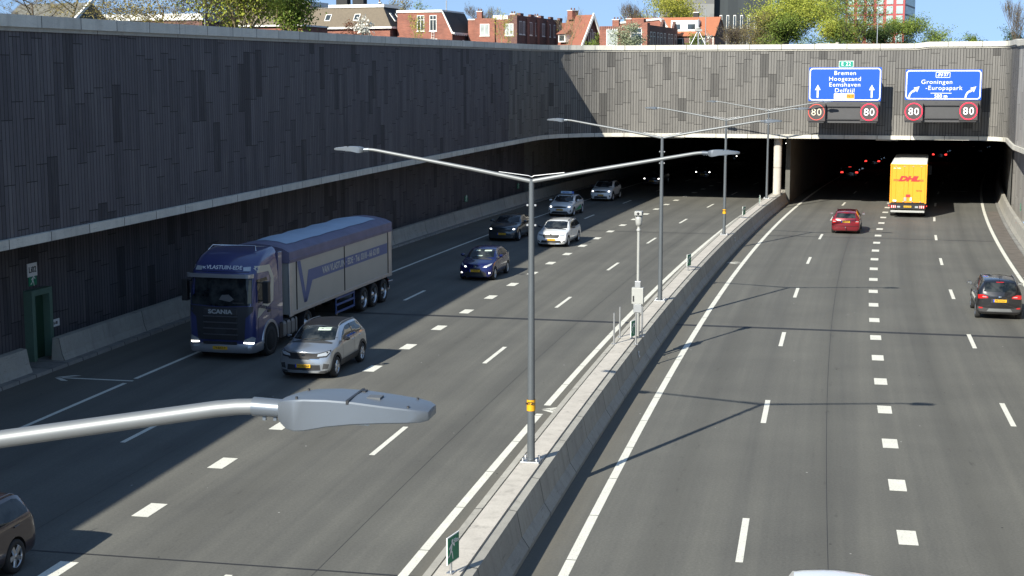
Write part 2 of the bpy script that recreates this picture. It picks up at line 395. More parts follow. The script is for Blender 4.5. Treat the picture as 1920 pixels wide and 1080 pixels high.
a = MB(); strip(a, [(s, LWO) for s in frange(-30, 112, 2)], lambda s, o: [(0, 0), (0, zband(s))]); a.build('lower_cladding', CLADL, rl, M=inv)
a = MB(); strip(a, [(s, LW) for s in frange(-30, 112, 2)], lambda s, o: [(.0, zband(s) - .2), (-2.95, zband(s) - .2)], uv=False); a.build('soffit', CONCTOP, rl, M=inv)
rp, inv = upper_wall('tunnel_portal', pathP, CLAD, 'sunlit grey ribbed wall with pale coping above the tunnel mouths')
rr, inv = upper_wall('retaining_wall', pathR, PANEL, 'sunlit ribbed retaining wall at the right edge, curving out of the portal')
a = MB(); strip(a, [(s, RW + .45) for s in frange(113, -30, 2)], lambda s, o: [(0, 0), (0, zband(s))]); a.build('lower_cladding', PANEL, rr, M=inv)
# tunnel shell
tn = empty('tunnel', pt(150, 0), 0, 'dark road tunnel interior behind the two openings', 'tunnel'); inv = T(-tn.location)
TS = frange(111.5, 330, 6); CEIL = mat('tunnel_ceiling_concrete', (.22, .22, .21), .9, 0, .15, 1)
a = MB(); sweep(a, TS, [(-20.4, 5.62), (17.6, 5.62)]); sweep(a, TS, [(-20.4, 6.4), (17.6, 6.4)]); a.build('ceiling', CEIL, tn, M=inv)
a = MB(); sweep(a, TS, [(-19.9, 0), (-19.9, 5.6)], uv=True); sweep(a, TS, [(17.1, 0), (17.1, 5.6)], uv=True); a.build('side_wall', CLADT, tn, M=inv)
a = MB(); sweep(a, frange(115.2, 330, 6), [(.42, .02), (.42, 5.6), (.78, 5.6), (.78, .02)], caps=True); a.build('centre_wall', mat('centre_wall_concrete', (.10, .10, .09), .85, 0, .2, 1), tn, M=inv)
a = MB(); a.add([pt(330, -20.4), pt(330, 17.6), pt(330, 17.6, 6), pt(330, -20.4, 6)], [(0, 1, 2, 3)]); a.build('end_wall', BLACK, tn, M=inv)
a = MB(); a.loft([[pt(112.4, .1) + Vector((.31 * math.cos(t * .3927), .31 * math.sin(t * .3927), z)) for t in range(16)] for z in (.9, 2.9)], smooth=True)
a.loft([[pt(112.4, .1) + Vector((.31 * math.cos(t * .3927), .31 * math.sin(t * .3927), z)) for t in range(16)] for z in (2.96, 5.6)], smooth=True)
a.loft([[pt(112.4, .1) + Vector((.27 * math.cos(t * .3927), .27 * math.sin(t * .3927), z)) for t in range(16)] for z in (2.8, 3.1)], smooth=True)
col = a.build('concrete_column', CONCTOP); tag(col, 'pale round concrete column on the median in the tunnel mouth', 'column')

# ------------------------------------------------------------------ median and side barriers
def bar_prof(s): return [(-.66, 0), (-.66, .08), (-.52, .30), (-.44, .86), (-.28, .88), (-.28, .85), (.28, .85), (.28, .88), (.44, .86), (.55, .32), (.70, .10), (.70, 0)]
med = empty('median_barrier', pt(40, 0), 0, 'long concrete median barrier between the two carriageways, two grooves along its top', 'barrier'); inv = T(-med.location)
a = MB(); sweep(a, frange(-30, 116, 1.5), bar_prof, uv=True); a.build('barrier_body', CONC, med, M=inv)
a = MB(); sweep(a, frange(-30, 116, 1.5), [(-.235, .852), (-.235, .895), (.235, .895), (.235, .852)]); a.build('fill_strip', CONCTOP, med, M=inv)
a = MB(); sweep(a, frange(115, 330, 5), bar_prof, uv=True); a.build('tunnel_length', CONC, med, M=inv)
for s0 in frange(1.5, 109.5, 6.0):
    a = MB(); sweep(a, [s0, s0 + .03], [(.703, .0), (.703, .1), (.553, .323), (.443, .862), (.283, .883)]); a.build('joint', JOINTM, med, M=inv)
def side_barrier(name, s0, s1, side, o, label):
    g = side
    r_ = empty(name, pt((s0 + s1) / 2, o), 0, label, 'barrier', 'concrete barriers along the tunnel approach walls'); inv = T(-r_.location)
    pr = [(o, .10), (o + g * .10, .34), (o + g * .20, .88), (o + g * .42, .90), (o + g * .5, .1)]
    a = MB(); sweep(a, frange(s0, s1, 2), pr, uv=True)
    a.add([pt(s0, *q) for q in pr], [(0, 1, 2, 3, 4)]); a.add([pt(s1, *q) for q in pr], [(4, 3, 2, 1, 0)]); a.build('barrier_body', CONC, r_, M=inv)
    return r_
side_barrier('side_barrier', -30, 43.05, -1, -18.75, 'concrete barrier along the left wall, on the near side of the green door')
side_barrier('side_barrier', 45.0, 210, -1, -18.75, 'concrete barrier along the left wall, from the green door into the tunnel')
rb_ = side_barrier('side_barrier', -30, 210, 1, 16.5, 'concrete barrier at the foot of the right wall')
a = MB(); sweep(a, [95.6, 96.0], [(16.642, .50), (16.672, .74)]); a.build('orange_paint_mark', mat('orange_spray_paint', (.65, .12, .03), .7), rb_, M=T(-rb_.location))
a = MB(); sweep(a, frange(-30, 300, 2), [(-18.45, 0), (-18.47, .11), (-20.0, .13)], uv=True)
kb = a.build('pavement', KERB); tag(kb, 'narrow kerbed ledge along the foot of the left wall', kind='structure')
a = MB(); sweep(a, frange(-30, 300, 2), [(16.3, 0), (16.31, .06), (17.6, .07)], uv=True)
kb = a.build('kerb', KERB); tag(kb, 'low kerb along the foot of the right wall', kind='structure')

HB = mat('pale_grey_board', (.45, .46, .44), .6, 0, .05, 1)
for o_c, lb in ((8.0, 'pale grey board hanging from the ceiling inside the right tunnel mouth'), (-8.9, 'pale grey board hanging from the ceiling inside the left tunnel mouth')):
    a = MB(); a.box(-.85, .85, -.04, .04, -.2, .2); hb = a.build('hanging_board', HB); hb.location = pt(117, o_c, 5.1); hb.rotation_euler[2] = head(117); tag(hb, lb, 'board')
    for x in (-.6, .6): a = MB(); a.tube([(x, 0, .2), (x, 0, .5)], .02, 6); a.build('hanger', GALV, hb)
# ------------------------------------------------------------------ ground above the walls
GR = mat('grass_and_soil', (.07, .085, .03), .95, 0, .4, .6, bump=.4, bscale=5)
a = MB(); sg = frange(-30, 111, 6); GZ = lambda s: ztop(s) - .55
def gsheet(oo, sl_):
    vs = [pt(s, o, GZ(s)) for s in sl_ for o in oo]; n = len(oo)
    a.add(vs, [(i * n + k, i * n + k + 1, (i + 1) * n + k + 1, (i + 1) * n + k) for i in range(len(sl_) - 1) for k in range(n - 1)])
gsheet([-500, -200, -80, -40, -17.4], sg); gsheet([17.1, 40, 80, 120], sg); gsheet([-500, -200, -80, -40, -17.4, 17.1, 40, 80, 120], [111.9, 140, 200])
z0 = GZ(200)
a.add([(-1500, 140, z0), (1800, 140, z0), (1800, 2600, z0), (-1500, 2600, z0)], [(0, 1, 2, 3)])
for i_ in range(len(a.v)):
    pass
gr = a.build('ground', GR); tag(gr, 'ground level with grass and soil above the sunken road', kind='structure')
# ------------------------------------------------------------------ street lamps on the median
HOUSG = mat('sensor_grey', (.09, .095, .10), .5, 0, .05, 6)
def lamp_head(parent, side):
    """housing beyond the arm's end, along local x * side; origin at the socket"""
    a = MB(); key = [(0, .048, .030, -.050), (.015, .062, .040, -.068), (.05, .088, .052, -.092), (.09, .104, .060, -.098), (.14, .116, .066, -.090), (.24, .126, .070, -.062), (.36, .128, .066, -.042), (.50, .124, .052, -.030), (.60, .114, .042, -.026), (.655, .098, .034, -.022), (.685, .072, .024, -.016), (.69, .05, .012, -.008)]
    rings = []
    for x, w, zt_, zb in key:
        r_ = [(-w * .5, zt_ + .003), (0, zt_ + .005), (w * .5, zt_ + .003), (w * .96, zt_), (w, zt_ - .007), (w * .985, zb + .006), (w * .95, zb), (-w * .95, zb), (-w * .985, zb + .006), (-w, zt_ - .007), (-w * .96, zt_)]
        rings.append([(side * x, y, z * (1 if z > 0 else .82)) for y, z in r_])
    a.loft(rings); h = a.build('lamp_housing', LAMPG, parent, smooth=30)
    b = MB(); b.box(min(side * .335, side * .347), max(side * .335, side * .347), -.129, .129, .055, .0735); b.build('hinge_gap', BLACK, h)
    b = MB(); b.box(min(side * .347, side * .365), max(side * .347, side * .365), .07, .11, .05, .073); b.build('clip', BLACK, h)
    for sx_ in (.10, .60):
        for sy_ in (-.085, .085): b = MB(); b.lathe([(.001, .072 if sx_ < .5 else .050), (.006, .072 if sx_ < .5 else .050), (.006, .03)], 8, 'z', c=(side * sx_, sy_, 0)); b.build('screw', BLACK, h)
    b = MB(); b.box(min(side * .40, side * .46), max(side * .40, side * .46), -.03, .03, .056, .0685); b.build('sensor_cap', HOUSG, h)
    c = MB(); c.box(min(side * .18, side * .42), max(side * .18, side * .42), -.06, .06, -.050, -.03); c.build('lens', mat('lamp_lens', (.7, .7, .66), .1, 0, 0), h)
    return h
def make_lamp():
    root = empty('street_lamp', (0, 0, 0))
    a = MB(); a.tube([(0, 0, .05), (0, 0, 3.0), (0, 0, 6.5)], [.092, .08, .058], 16); a.build('pole', POLE, root)
    a = MB(); a.box(-.22, .22, -.22, .22, 0, .035); a.build('base_plate', GALV, root, bevel=.005)
    for x in (-.16, .16):
        for y in (-.16, .16):
            a = MB(); a.lathe([(.001, .11), (.028, .11), (.028, .034)], 6, 'z', c=(x, y, 0)); a.build('bolt', GALV, root)
    a = MB(); a.lathe([(.101, 1.2), (.101, 1.46)], 16, 'z'); st_ = a.build('number_sticker', YEL, root)
    for i, (z, t) in enumerate(((1.38, 'MTZ6'),)): text('number', t, .085, BLACKP, st_, T((0, -.103, z)), .002)
    for sd in (-1, 1):
        a = MB(); a.tube([(sd * .02, 0, 6.46), (sd * 1.4, 0, 6.72), (sd * 3.62, 0, 7.112), (sd * 3.72, 0, 7.125), (sd * 3.81, 0, 7.13)], [.05, .046, .037, .036, .036], 14)
        ar = a.build('arm', ALU, root)
        a = MB(); a.tube([(sd * .06, 0, 6.58), (sd * .75, 0, 6.66)], .012, 6); a.tube([(sd * .06, 0, 6.58), (0, 0, 6.55)], .012, 6); a.build('brace', GALV, ar)
        a = MB(); a.tube([(sd * 3.79, 0, 7.13), (sd * 3.94, 0, 7.125)], [.043, .041], 14)
        for x in (3.84, 3.89): a.box(sd * x - .007, sd * x + .007, -.007, .007, 7.07, 7.09)
        a.build('socket', LAMPG, ar)
        h = lamp_head(root, sd); h.location = (sd * 3.92, 0, 7.13)
    for z, k in ((5.9, 1), (5.45, -1)):
        for x in (-.09, .09):
            a = MB(); a.box(x - .02, x + .02, -.02, .02, z, z + .04); a.build('bolt', GALV, root)
    return root
lamp = make_lamp()
LL = ['nearest street lamp, only its right arm and lamp head reaching in at the lower left',
      'tall double armed street lamp in front, grey pole with yellow sticker rising from the median',
      'second visible lamp post along the median, behind the white camera pole',
      'third visible lamp post along the median, slim with a yellow sticker low down',
      'farthest lamp post on the median, just before the tunnel column']
lamps = []
for i, (s, o) in enumerate(((7.0, -.24), (32.8, 0.0), (57.6, 0.0), (82.6, 0), (108.2, -.18))):
    c = lamp if i == 0 else copy_tree(lamp)
    lamps.append(c)
    c.location = pt(s, o, .895 + (.14 if i == 0 else 0)); c.rotation_euler = (0, 0, head(s)); tag(c, LL[i], 'street lamp', 'double armed street lamps on the median')
for i in (0, 2, 4):
    for ch in list(lamps[i].children):
        if ch.name.startswith('number_sticker'):
            for g in list(ch.children): bpy.data.objects.remove(g)
            bpy.data.objects.remove(ch)
# camera pole with cabinet
cp = empty('camera_pole', pt(49.6, .25, .89), head(49.6), 'white pole with cabinet and traffic camera on top, standing on the median', 'camera pole')
a = MB(); a.tube([(0, 0, 0), (0, 0, 1.0)], .075, 12); a.tube([(0, 0, 1.5), (0, 0, 3.75)], .05, 12); a.build('pole', STEELW, cp)
a = MB(); a.box(-.20, .20, -.12, .12, 1.12, 1.68); c_ = a.build('cabinet', STEELW, cp, bevel=.012)
a = MB(); a.box(-.16, -.11, -.13, -.118, 1.2, 1.40); a.build('vent_slot', BLACK, c_)
a = MB(); a.box(-.14, .14, -.10, .10, .82, 1.12); a.box(-.1, .1, -.09, .09, 1.68, 1.9); a.build('junction_box', GALV, cp, bevel=.01)
a = MB(); a.lathe([(.055, 3.6), (.075, 3.62), (.075, 3.68), (.05, 3.7), (.05, 3.8), (.1, 3.82), (.11, 3.9), (.12, 4.0), (.12, 4.12), (.08, 4.16), (.001, 4.17)], 16, 'z'); hh = a.build('camera_housing', STEELW, cp)
a = MB(); a.box(-.13, .13, -.2, .14, 4.16, 4.30); a.build('camera_hood', STEELW, cp, bevel=.02)
a = MB(); a.lathe([(.001, -.21), (.045, -.21), (.045, -.19)], 12, 'y', c=(0, 0, 4.23)); a.build('lens', BLACK, cp)
# protective posts round it
for i, (s, o, lb) in enumerate(((47.9, -.3, 'thin grey steel post left of the camera pole, nearest the viewer'), (49.2, -.3, 'thin grey steel post left of the camera pole, the farther one'),
                              (48.0, .42, 'thin grey steel post right of the camera pole, nearest the viewer'), (49.5, .42, 'thin grey steel post right of the camera pole, the farther one'))):
    a = MB(); a.tube([(0, 0, 0), (0, 0, 1.05)], .032, 10); a.box(-.08, .08, -.06, .06, 0, .015); o_ = a.build('guard_post', GALV); o_.location = pt(s, o, .885); o_.rotation_euler[2] = head(s)
    tag(o_, lb, 'post', 'thin steel posts guarding the camera pole')
# small signs on the median, seen almost edge on
def running_man(parent, M, m):
    a = MB(); a.lathe([(.001, 0), (.05, 0)], 10, 'y', c=(.05, 0, .24))
    for q in ([(-.02, .18), (.06, .2), (.02, .0), (-.07, .02)], [(-.06, .03), (.0, .03), (-.1, -.1), (-.2, -.12), (-.2, -.08), (-.12, -.06)], [(.0, .03), (.06, -.02), (.1, -.2), (.06, -.2), (.02, -.05), (-.04, 0)], [(.05, .18), (.16, .08), (.2, .12), (.08, .22)], [(-.02, .18), (-.14, .1), (-.12, .06), (.0, .12)]):
        a.add([(u, 0, v) for u, v in q], [tuple(range(len(q)))])
    return a.build('pictogram', m, parent, M=M)
def median_sign(s, o, w, h, zc, label, yaw):
    r_ = empty('exit_sign', pt(s, o, .9), head(s) + R(yaw), label, 'sign', 'small green exit signs on the median')
    a = MB(); a.tube([(0, 0, 0), (0, 0, zc + h * .3)], .025, 8); a.box(-.09, .09, -.06, .06, 0, .015); a.build('post', GALV, r_)
    a = MB(); a.box(-w / 2, w / 2, -.05, -.028, zc - h / 2, zc + h / 2); p = a.build('sign_panel', WHITEP, r_, bevel=.004)
    a = MB(); a.box(-w / 2 + .02, w / 2 - .02, -.056, -.051, zc - h / 2 + .02, zc + h / 2 - .02); a.box(-w / 2 + .02, w / 2 - .02, -.027, -.022, zc - h / 2 + .02, zc + h / 2 - .02); a.build('green_field', GREENP, p)
    running_man(p, T((-w * .2, -.060, zc - .03)) @ Matrix.Scale(.75, 4), WHITEP); text('lettering', '50m', .12, WHITEP, p, T((w * .2, -.060, zc + h * .25)))
    return r_
median_sign(25.1, .05, .50, .50, .46, 'green running man exit sign on a short post, on the near end of the median', 79)
median_sign(66.9, .02, .5, .55, .48, 'small dark exit sign on the median beyond the second lamp post', 76)
median_sign(92.7, 0, .5, .55, .48, 'small dark exit sign on the median past the third lamp post', 76)
median_sign(102.0, 0, .45, .55, .45, 'small pale exit sign on the median, the farthest one, near the tunnel', 100)
median_sign(49.0, .15, .45, .55, .35, 'small exit sign at the foot of the white camera pole', 76)
for s, lb in ((48.0, 'small white reflector plate on the median side near the camera pole'), (83.5, 'small white reflector plate on the median side by the third lamp post')):
    a = MB(); a.box(-.012, .012, -.07, .07, -.1, .1); a.box(-.016, .016, -.03, .03, -.05, .05, 1); o_ = a.build('reflector_plate', [WHITEP, BLACK]); o_.location = pt(s, .535, .56); o_.rotation_euler = (0, R(-8), head(s)); tag(o_, lb, 'reflector')
# green door in the left wall
GREEND = mat('green_door_paint', (.018, .055, .030), .5, .1, .08, 3); GREENF = mat('green_frame_paint', (.10, .17, .13), .5, 0, .1, 3)
dr = empty('emergency_door', pt(45.15, LWO, .13), head(45.85), 'green emergency exit door in the left wall, under the Li02 sign', 'door')
def lw(x0, x1, y0, y1, z0, z1, m, name, par=dr, bv=0): a = MB(); a.box(x0, x1, y0, y1, z0, z1); return a.build(name, m, par, bevel=bv)
lw(.005, .07, -.45, .45, 0, 2.25, GREEND, 'door_leaf'); f_ = MB(); f_.box(0, .32, -.66, -.46, 0, 2.42); f_.box(0, .32, .46, .66, 0, 2.42); f_.box(0, .32, -.46, .46, 2.22, 2.42); f_.build('door_frame', GREENF, dr)
lw(.07, .12, -.36, -.30, .95, 1.1, GALV, 'handle')
def wall_sign(name, s, o, z, w, h, label, m, side=1, txt=None, tm=None, pic=0, cat='sign'):
    r_ = empty(name, pt(s, o, z), head(s) + R(90 * side), label, cat)
    a = MB(); a.box(-w / 2, w / 2, -.03, -.005, -h / 2, h / 2); p = a.build('sign_panel', m, r_, bevel=.004)
    if txt: text('lettering', txt, h * .62 if len(txt) < 5 else h * .5, tm, p, T((0, -.034, 0)), .004)
    if pic: running_man(p, T((0, -.034, -.02)) @ Matrix.Scale(pic, 4), tm)
    return r_
wall_sign('location_sign', 45.1, LWO, 3.2, .62, .46, 'white Li02 location sign on the left wall above the green door', WHITEP, 1, 'Li02', BLACKP)
wall_sign('exit_sign', 45.1, LWO, 2.82, .5, .32, 'green running man sign on the left wall between the Li02 sign and the door', GREENP, 1, None, WHITEP, .8)
wall_sign('number_plate_sign', 46.4, LWO, 1.15, .55, .26, 'small white number plate on the left wall right of the green door', WHITEP, 1, 'Li-02', BLACKP)
wall_sign('exit_sign', 97.2, LWO, 1.35, .62, .42, 'green and white exit sign on the left wall behind the blue hatchback', GREENP, 1, None, WHITEP, 1.0)
wall_sign('exit_sign', 110.0, LWO + .0, 1.3, .6, .40, 'green exit sign on the left wall behind the white car with the roof sign', GREENP, 1, None, WHITEP, 1.0)
wall_sign('exit_sign', 98.6, RW + .45, 1.5, .45, .45, 'blue and white exit sign on the right wall above the barrier', GREENP, -1, None, WHITEP, 1.0)
# ------------------------------------------------------------------ overhead signs on the portal
def rrect(w, h, r, n=5):
    P_ = []
    for cx, cz, a0 in ((w / 2 - r, h / 2 - r, 0), (-w / 2 + r, h / 2 - r, 90), (-w / 2 + r, -h / 2 + r, 180), (w / 2 - r, -h / 2 + r, 270)):
        for i in range(n + 1): a_ = R(a0 + 90 * i / n); P_.append((cx + r * math.cos(a_), cz + r * math.sin(a_)))
    return P_
def plate(name, m, par, cx, cz, w, h, r, y0, y1):
    a = MB(); a.prism([(u + cx, v + cz) for u, v in rrect(w, h, r)], 'y', y0, y1); return a.build(name, m, par)
def ring_flat(name, m, par, cx, cz, r0, r1, y, n=40):
    a = MB(); a.lathe([(r0, y + .02), (r0, y), (r1, y), (r1, y + .02)], n, 'y', c=(cx, 0, cz), smooth=False); return a.build(name, m, par)
BLUES = mat('blue_sign_sheeting', (.002, .070, .43), .4, 0, .02, 2); GREENE = mat('teal_sign_sheeting', (.0, .24, .17), .4, 0, .02, 2)
ORNG = mat('amber_sign_sheeting', (.62, .27, .01), .4, 0, 0)
HOUS = mat('sign_housing_grey', (.055, .055, .058), .55, .1, .06, 2); HOUS2 = mat('matrix_face_dark', (.06, .05, .05), .4, 0, .05, 3)
REDL = mat('lit_red_leds', (.9, .02, .06), .4, 0, 0, emit=.55); REDD = mat('dim_red_leds', (.75, .10, .07), .4, 0, 0, emit=.25)
WLED = mat('lit_white_leds', (.9, .85, .87), .4, 0, 0, emit=.5); WLEDD = mat('dim_white_leds', (.75, .68, .5), .4, 0, 0, emit=.3)
def speed(par, cx, cz, lit=1, ph=0):
    a = MB(); a.box(cx - .64, cx + .64, -.42, -.10, cz - .66, cz + .62); h = a.build('speed_sign_housing', HOUS2, par, bevel=.02)
    a = MB(); a.box(cx - .55, cx + .55, -.5, -.42, cz - .78, cz - .68); a.build('hood', BLACK, h)
    ring_flat('red_ring', REDL if lit else REDD, h, cx, cz, .56 if lit else .55, .62 if lit else .585, -.45)
    text('number', '80', .74, WLED if lit else WLEDD, h, T((cx, -.44, cz - .02)), -.004 if lit else -.012, sx=.98, sp=1.12)
def overhead(o0, o1, z0, z1, label, s=109.2):
    oc = (o0 + o1) / 2; w = o1 - o0; h = z1 - z0; zc = (z0 + z1) / 2
    r_ = empty('overhead_sign', pt(s, oc, zc), head(s), label, 'road sign', 'blue overhead direction signs on the portal')
    plate('edge_backing', BLUES, r_, 0, 0, w + .06, h + .06, .06, .02, .07)
    p = plate('sign_border', WHITEP, r_, 0, 0, w - .04, h - .04, .24, .012, .04)
    plate('sign_face', BLUES, r_, 0, 0, w - .20, h - .20, .17, .0, .02)
    a = MB(); a.box(-w / 2, w / 2, .0, .55, -h / 2 - 1.62, -h / 2 - .06); a.build('housing', HOUS, r_, bevel=.01)
    a = MB()
    for zz in (-h / 2 - .42, -h / 2 - 1.36): a.box(-w / 2 + 1.3, w / 2 - 1.3, -.12, 0, zz - .035, zz + .035)
    a.build('cross_rail', BLACK, r_)
    for x in (-w / 2 + .5, w / 2 - .5):
        for z0_, z1_ in ((-h / 2 - 1.2, -h / 2 - .9), (h / 2 - .5, h / 2 - .3)): a = MB(); a.box(x - .06, x + .06, .07 if z0_ > 0 else .56, 2.3, z0_, z1_); a.build('bracket', HOUS, r_)
    for x in (-w / 2 + .25, -.45, .45, w / 2 - .25): a = MB(); a.box(x - .09, x + .09, -.02, 0, -h / 2 - .24, -h / 2 - .17); a.build('clamp', HOUS, r_)
    return r_, w, h
s1, w, h = overhead(2.60, 7.73, 8.10, 10.49, 'blue overhead sign for Bremen, Hoogezand, Eemshaven and Delfzijl on the portal')
for i, t in enumerate(('Bremen', 'Hoogezand', 'Eemshaven', 'Delfzijl')): text('lettering', t, .43, WHITEP, s1, T((.0, -.006, .80 - i * .42)), -.001, sx=1.08, sp=1.10)
text('route_lettering', 'E 22', .36, WHITEP, plate('route_plate', GREENE, s1, .05, h / 2 + .26, .98, .40, .03, .0, .03), T((.05, -.006, h / 2 + .26)), .001, sp=1.1)
bd = MB(); bd.box(-.47, .57, .02, .045, h / 2 + .03, h / 2 + .49); bd.build('route_plate_border', WHITEP, s1)
rp_ = plate('ring_plate', WHITEP, s1, -.02, -.87, 1.46, .40, .05, -.012, 0)
text('lettering', 'RING', .30, BLACKP, rp_, T((-.32, -.016, -.875)), -.002, sx=1.1)
plate('amber_field', ORNG, rp_, .42, -.87, .56, .32, .03, -.02, -.012); text('lettering', 'N 7', .28, BLACKP, rp_, T((.42, -.024, -.875)))
def arrow_up(par, cx):
    a = MB(); a.prism([(cx - .06, -.98), (cx + .06, -.98), (cx + .06, -.42), (cx + .20, -.42), (cx, -.04), (cx - .20, -.42), (cx - .06, -.42)], 'y', -.012, 0); a.build('arrow', WHITEP, par)
arrow_up(s1, -1.93); arrow_up(s1, 1.93)
speed(s1, 3.22 - 5.165, 7.27 - 9.295, 0); speed(s1, 6.98 - 5.165, 7.29 - 9.295, 1)
s2, w, h = overhead(9.46, 14.67, 8.21, 10.32, 'blue overhead sign for exit 37 Groningen-Europapark, 500 m, right of the Bremen sign')
text('lettering', 'Groningen', .43, WHITEP, s2, T((-.45, -.006, .19)), -.001, sx=1.08, sp=1.1); text('lettering', '-Europapark', .43, WHITEP, s2, T((.05, -.006, -.24)), -.001, sx=1.08, sp=1.1)
text('distance', '500 m', .36, WHITEP, s2, T((-.13, -.006, -.82)), .006); a = MB(); a.box(-.85, .6, -.01, 0, -.62, -.585); a.build('rule_line', WHITEP, s2)
ep = plate('exit_plate', WHITEP, s2, -.04, .70, 1.0, .40, .06, -.008, 0); plate('exit_plate_face', BLUES, ep, -.04, .70, .93, .33, .04, -.014, -.008)
text('exit_number', '37', .30, WHITEP, ep, T((.17, -.018, .70)), .006, sx=1.1)
a = MB(); a.prism([(-.42, .60), (-.30, .60), (-.24, .72), (-.20, .72), (-.18, .60), (-.10, .60), (-.06, .74), (.0, .74), (-.08, .82), (-.16, .74), (-.20, .82), (-.32, .82)], 'y', -.02, -.014); a.build('exit_symbol', WHITEP, ep)
def arrow_bend(par, cx):
    pts_ = []
    for i in range(7): a_ = R(180 - 12 * i); pts_.append((cx + .45 + .60 * math.cos(a_) , -.93 + .62 * math.sin(a_)))
    inn = []
    for i in range(7): a_ = R(180 - 12 * i); inn.append((cx + .45 + .48 * math.cos(a_), -.93 + .50 * math.sin(a_)))
    a = MB(); q = [(cx - .15 + .12 * 0, -.93)]
    n = len(pts_); a.add([(u, -.012, v) for u, v in pts_] + [(u, -.012, v) for u, v in inn], [(i, i + 1, n + i + 1, n + i) for i in range(n - 1)])
    a.add([(cx + .22, -.012, -.22), (cx + .62, -.012, -.12), (cx + .46, -.012, -.52)], [(0, 1, 2)])
    a.add([(cx + .10, -.012, -.52), (cx + .36, -.012, -.30), (cx + .42, -.012, -.40), (cx + .2, -.012, -.55)], [(0, 1, 2, 3)])
    a.build('arrow', WHITEP, par)
arrow_bend(s2, -2.25); arrow_bend(s2, 1.65)
speed(s2, 10.10 - 12.065, 7.35 - 9.265, 1); speed(s2, 13.87 - 12.065, 7.41 - 9.265, 1)
# ------------------------------------------------------------------ vehicles
def carpaint(name, col, metal=.0, rough=.32):
    m, n, b = newmat(name); tc = n.n.new('ShaderNodeTexCoord').outputs['Object']
    f = n.noise(tc, 2.5, 4, .6)
    # road film: a little dust towards the sills
    sep = n.n.new('ShaderNodeSeparateXYZ'); n.l.new(tc, sep.inputs[0])
    dirt = n.m('MULTIPLY', n.m('SUBTRACT', 1.0, n.m('MINIMUM', n.m('MULTIPLY', sep.outputs[2], 1.6), 1.0)), n.m('MULTIPLY', f, .32))
    n.l.new(n.mix(dirt, col, (.10, .09, .08)), b.inputs['Base Color'])
    b.inputs['Metallic'].default_value = metal; b.inputs['Roughness'].default_value = rough
    b.inputs['Coat Weight'].default_value = 1; b.inputs['Coat Roughness'].default_value = .03
    return m
def glassmat():
    m, n, b = newmat('car_glass'); b.inputs['Base Color'].default_value = (.008, .012, .016, 1); b.inputs['Roughness'].default_value = .03
    b.inputs['Specular IOR Level'].default_value = .32
    tc = n.n.new('ShaderNodeTexCoord').outputs['Object']; n.l.new(n.ramp(n.noise(tc, 2.2, 3, .6), [(.42, (.006, .009, .012)), (.62, (.035, .04, .042))]), b.inputs['Base Color'])
    return m
GLASS = glassmat()
TYRE = mat('tyre_rubber', (.022, .022, .022), .85, 0, .15, 12); RIM = mat('alloy_rim', (.55, .56, .57), .28, .9, .05, 8); RIMD = mat('dark_alloy', (.08, .08, .085), .35, .7, .05, 8)
CHROME = mat('chrome_trim', (.75, .76, .77), .12, 1, 0); TRIM = mat('grey_cladding_plastic', (.035, .036, .038), .6, 0, .1, 10)
LAMPC = mat('headlamp_glass', (.45, .48, .50), .08, .35, .1, 20); LAMPON = mat('lit_headlamp', (1, .97, .90), .2, 0, 0, emit=3)
REDG = mat('tail_lamp_red', (.42, .012, .012), .12, 0, .08, 12, coat=1); REDON = mat('lit_tail_lamp', (1, .05, .04), .2, 0, 0, emit=1.2); AMBER = mat('amber_lamp', (.8, .25, .02), .2, 0, 0)
PLATEY = mat('yellow_number_plate', (.60, .34, .012), .45, 0, .03, 9); EUB = mat('plate_blue_band', (.01, .06, .45), .45, 0, 0)
WELL = mat('wheel_well_black', (.008, .008, .008), .9, 0, 0); SEAT = mat('visor_fabric', (.45, .46, .44), .8, 0, .05, 5)
def eval_mesh(o):
    bpy.context.view_layer.update(); dg = bpy.context.evaluated_depsgraph_get()
    return bpy.data.meshes.new_from_object(o.evaluated_get(dg))
def subsurf_loft(cols, cfront, crear, lev=2):
    """cols: list of columns of half-section points (x,y,z) from bottom centre to top centre"""
    bm = bmesh.new(); n = len(cols[0]); grid = []
    for c in cols:
        right = [bm.verts.new(p) for p in c]
        left = [right[0]] + [bm.verts.new((p[0], -p[1], p[2])) for p in c[1:-1]] + [right[-1]]
        grid.append((right, left))
    for (r0, l0), (r1, l1) in zip(grid, grid[1:]):
        for k in range(n - 1):
            bm.faces.new((r0[k], r1[k], r1[k + 1], r0[k + 1])); bm.faces.new((l0[k + 1], l1[k + 1], l1[k], l0[k]))
    for (r, l), cc, flip in ((grid[0], cfront, 0), (grid[-1], crear, 1)):
        mid = [r[0]] + [bm.verts.new((x, 0, z)) for x, z in cc] + [r[-1]]
        for k in range(n - 1):
            for side in (r, l):
                q = [side[k], side[k + 1], mid[k + 1], mid[k]]; q = [v for i, v in enumerate(q) if v not in q[:i]]
                if len(q) > 2: bm.faces.new(q)
    cl = bm.edges.layers.float.new('crease_edge')
    for i in range(len(grid) - 1):
        for side in (0, 1):
            for row, cv in ((4, .45), (5, .55 if i >= 3 else .25), (1, .4)):
                e = bm.edges.get((grid[i][side][row], grid[i + 1][side][row]))
                if e: e[cl] = cv
    bmesh.ops.recalc_face_normals(bm, faces=bm.faces)
    me = bpy.data.meshes.new('body'); bm.to_mesh(me); bm.free()
    o = bpy.data.objects.new('body', me); S.collection.objects.link(o)
    md = o.modifiers.new('s', 'SUBSURF'); md.levels = lev; md.render_levels = lev
    return o
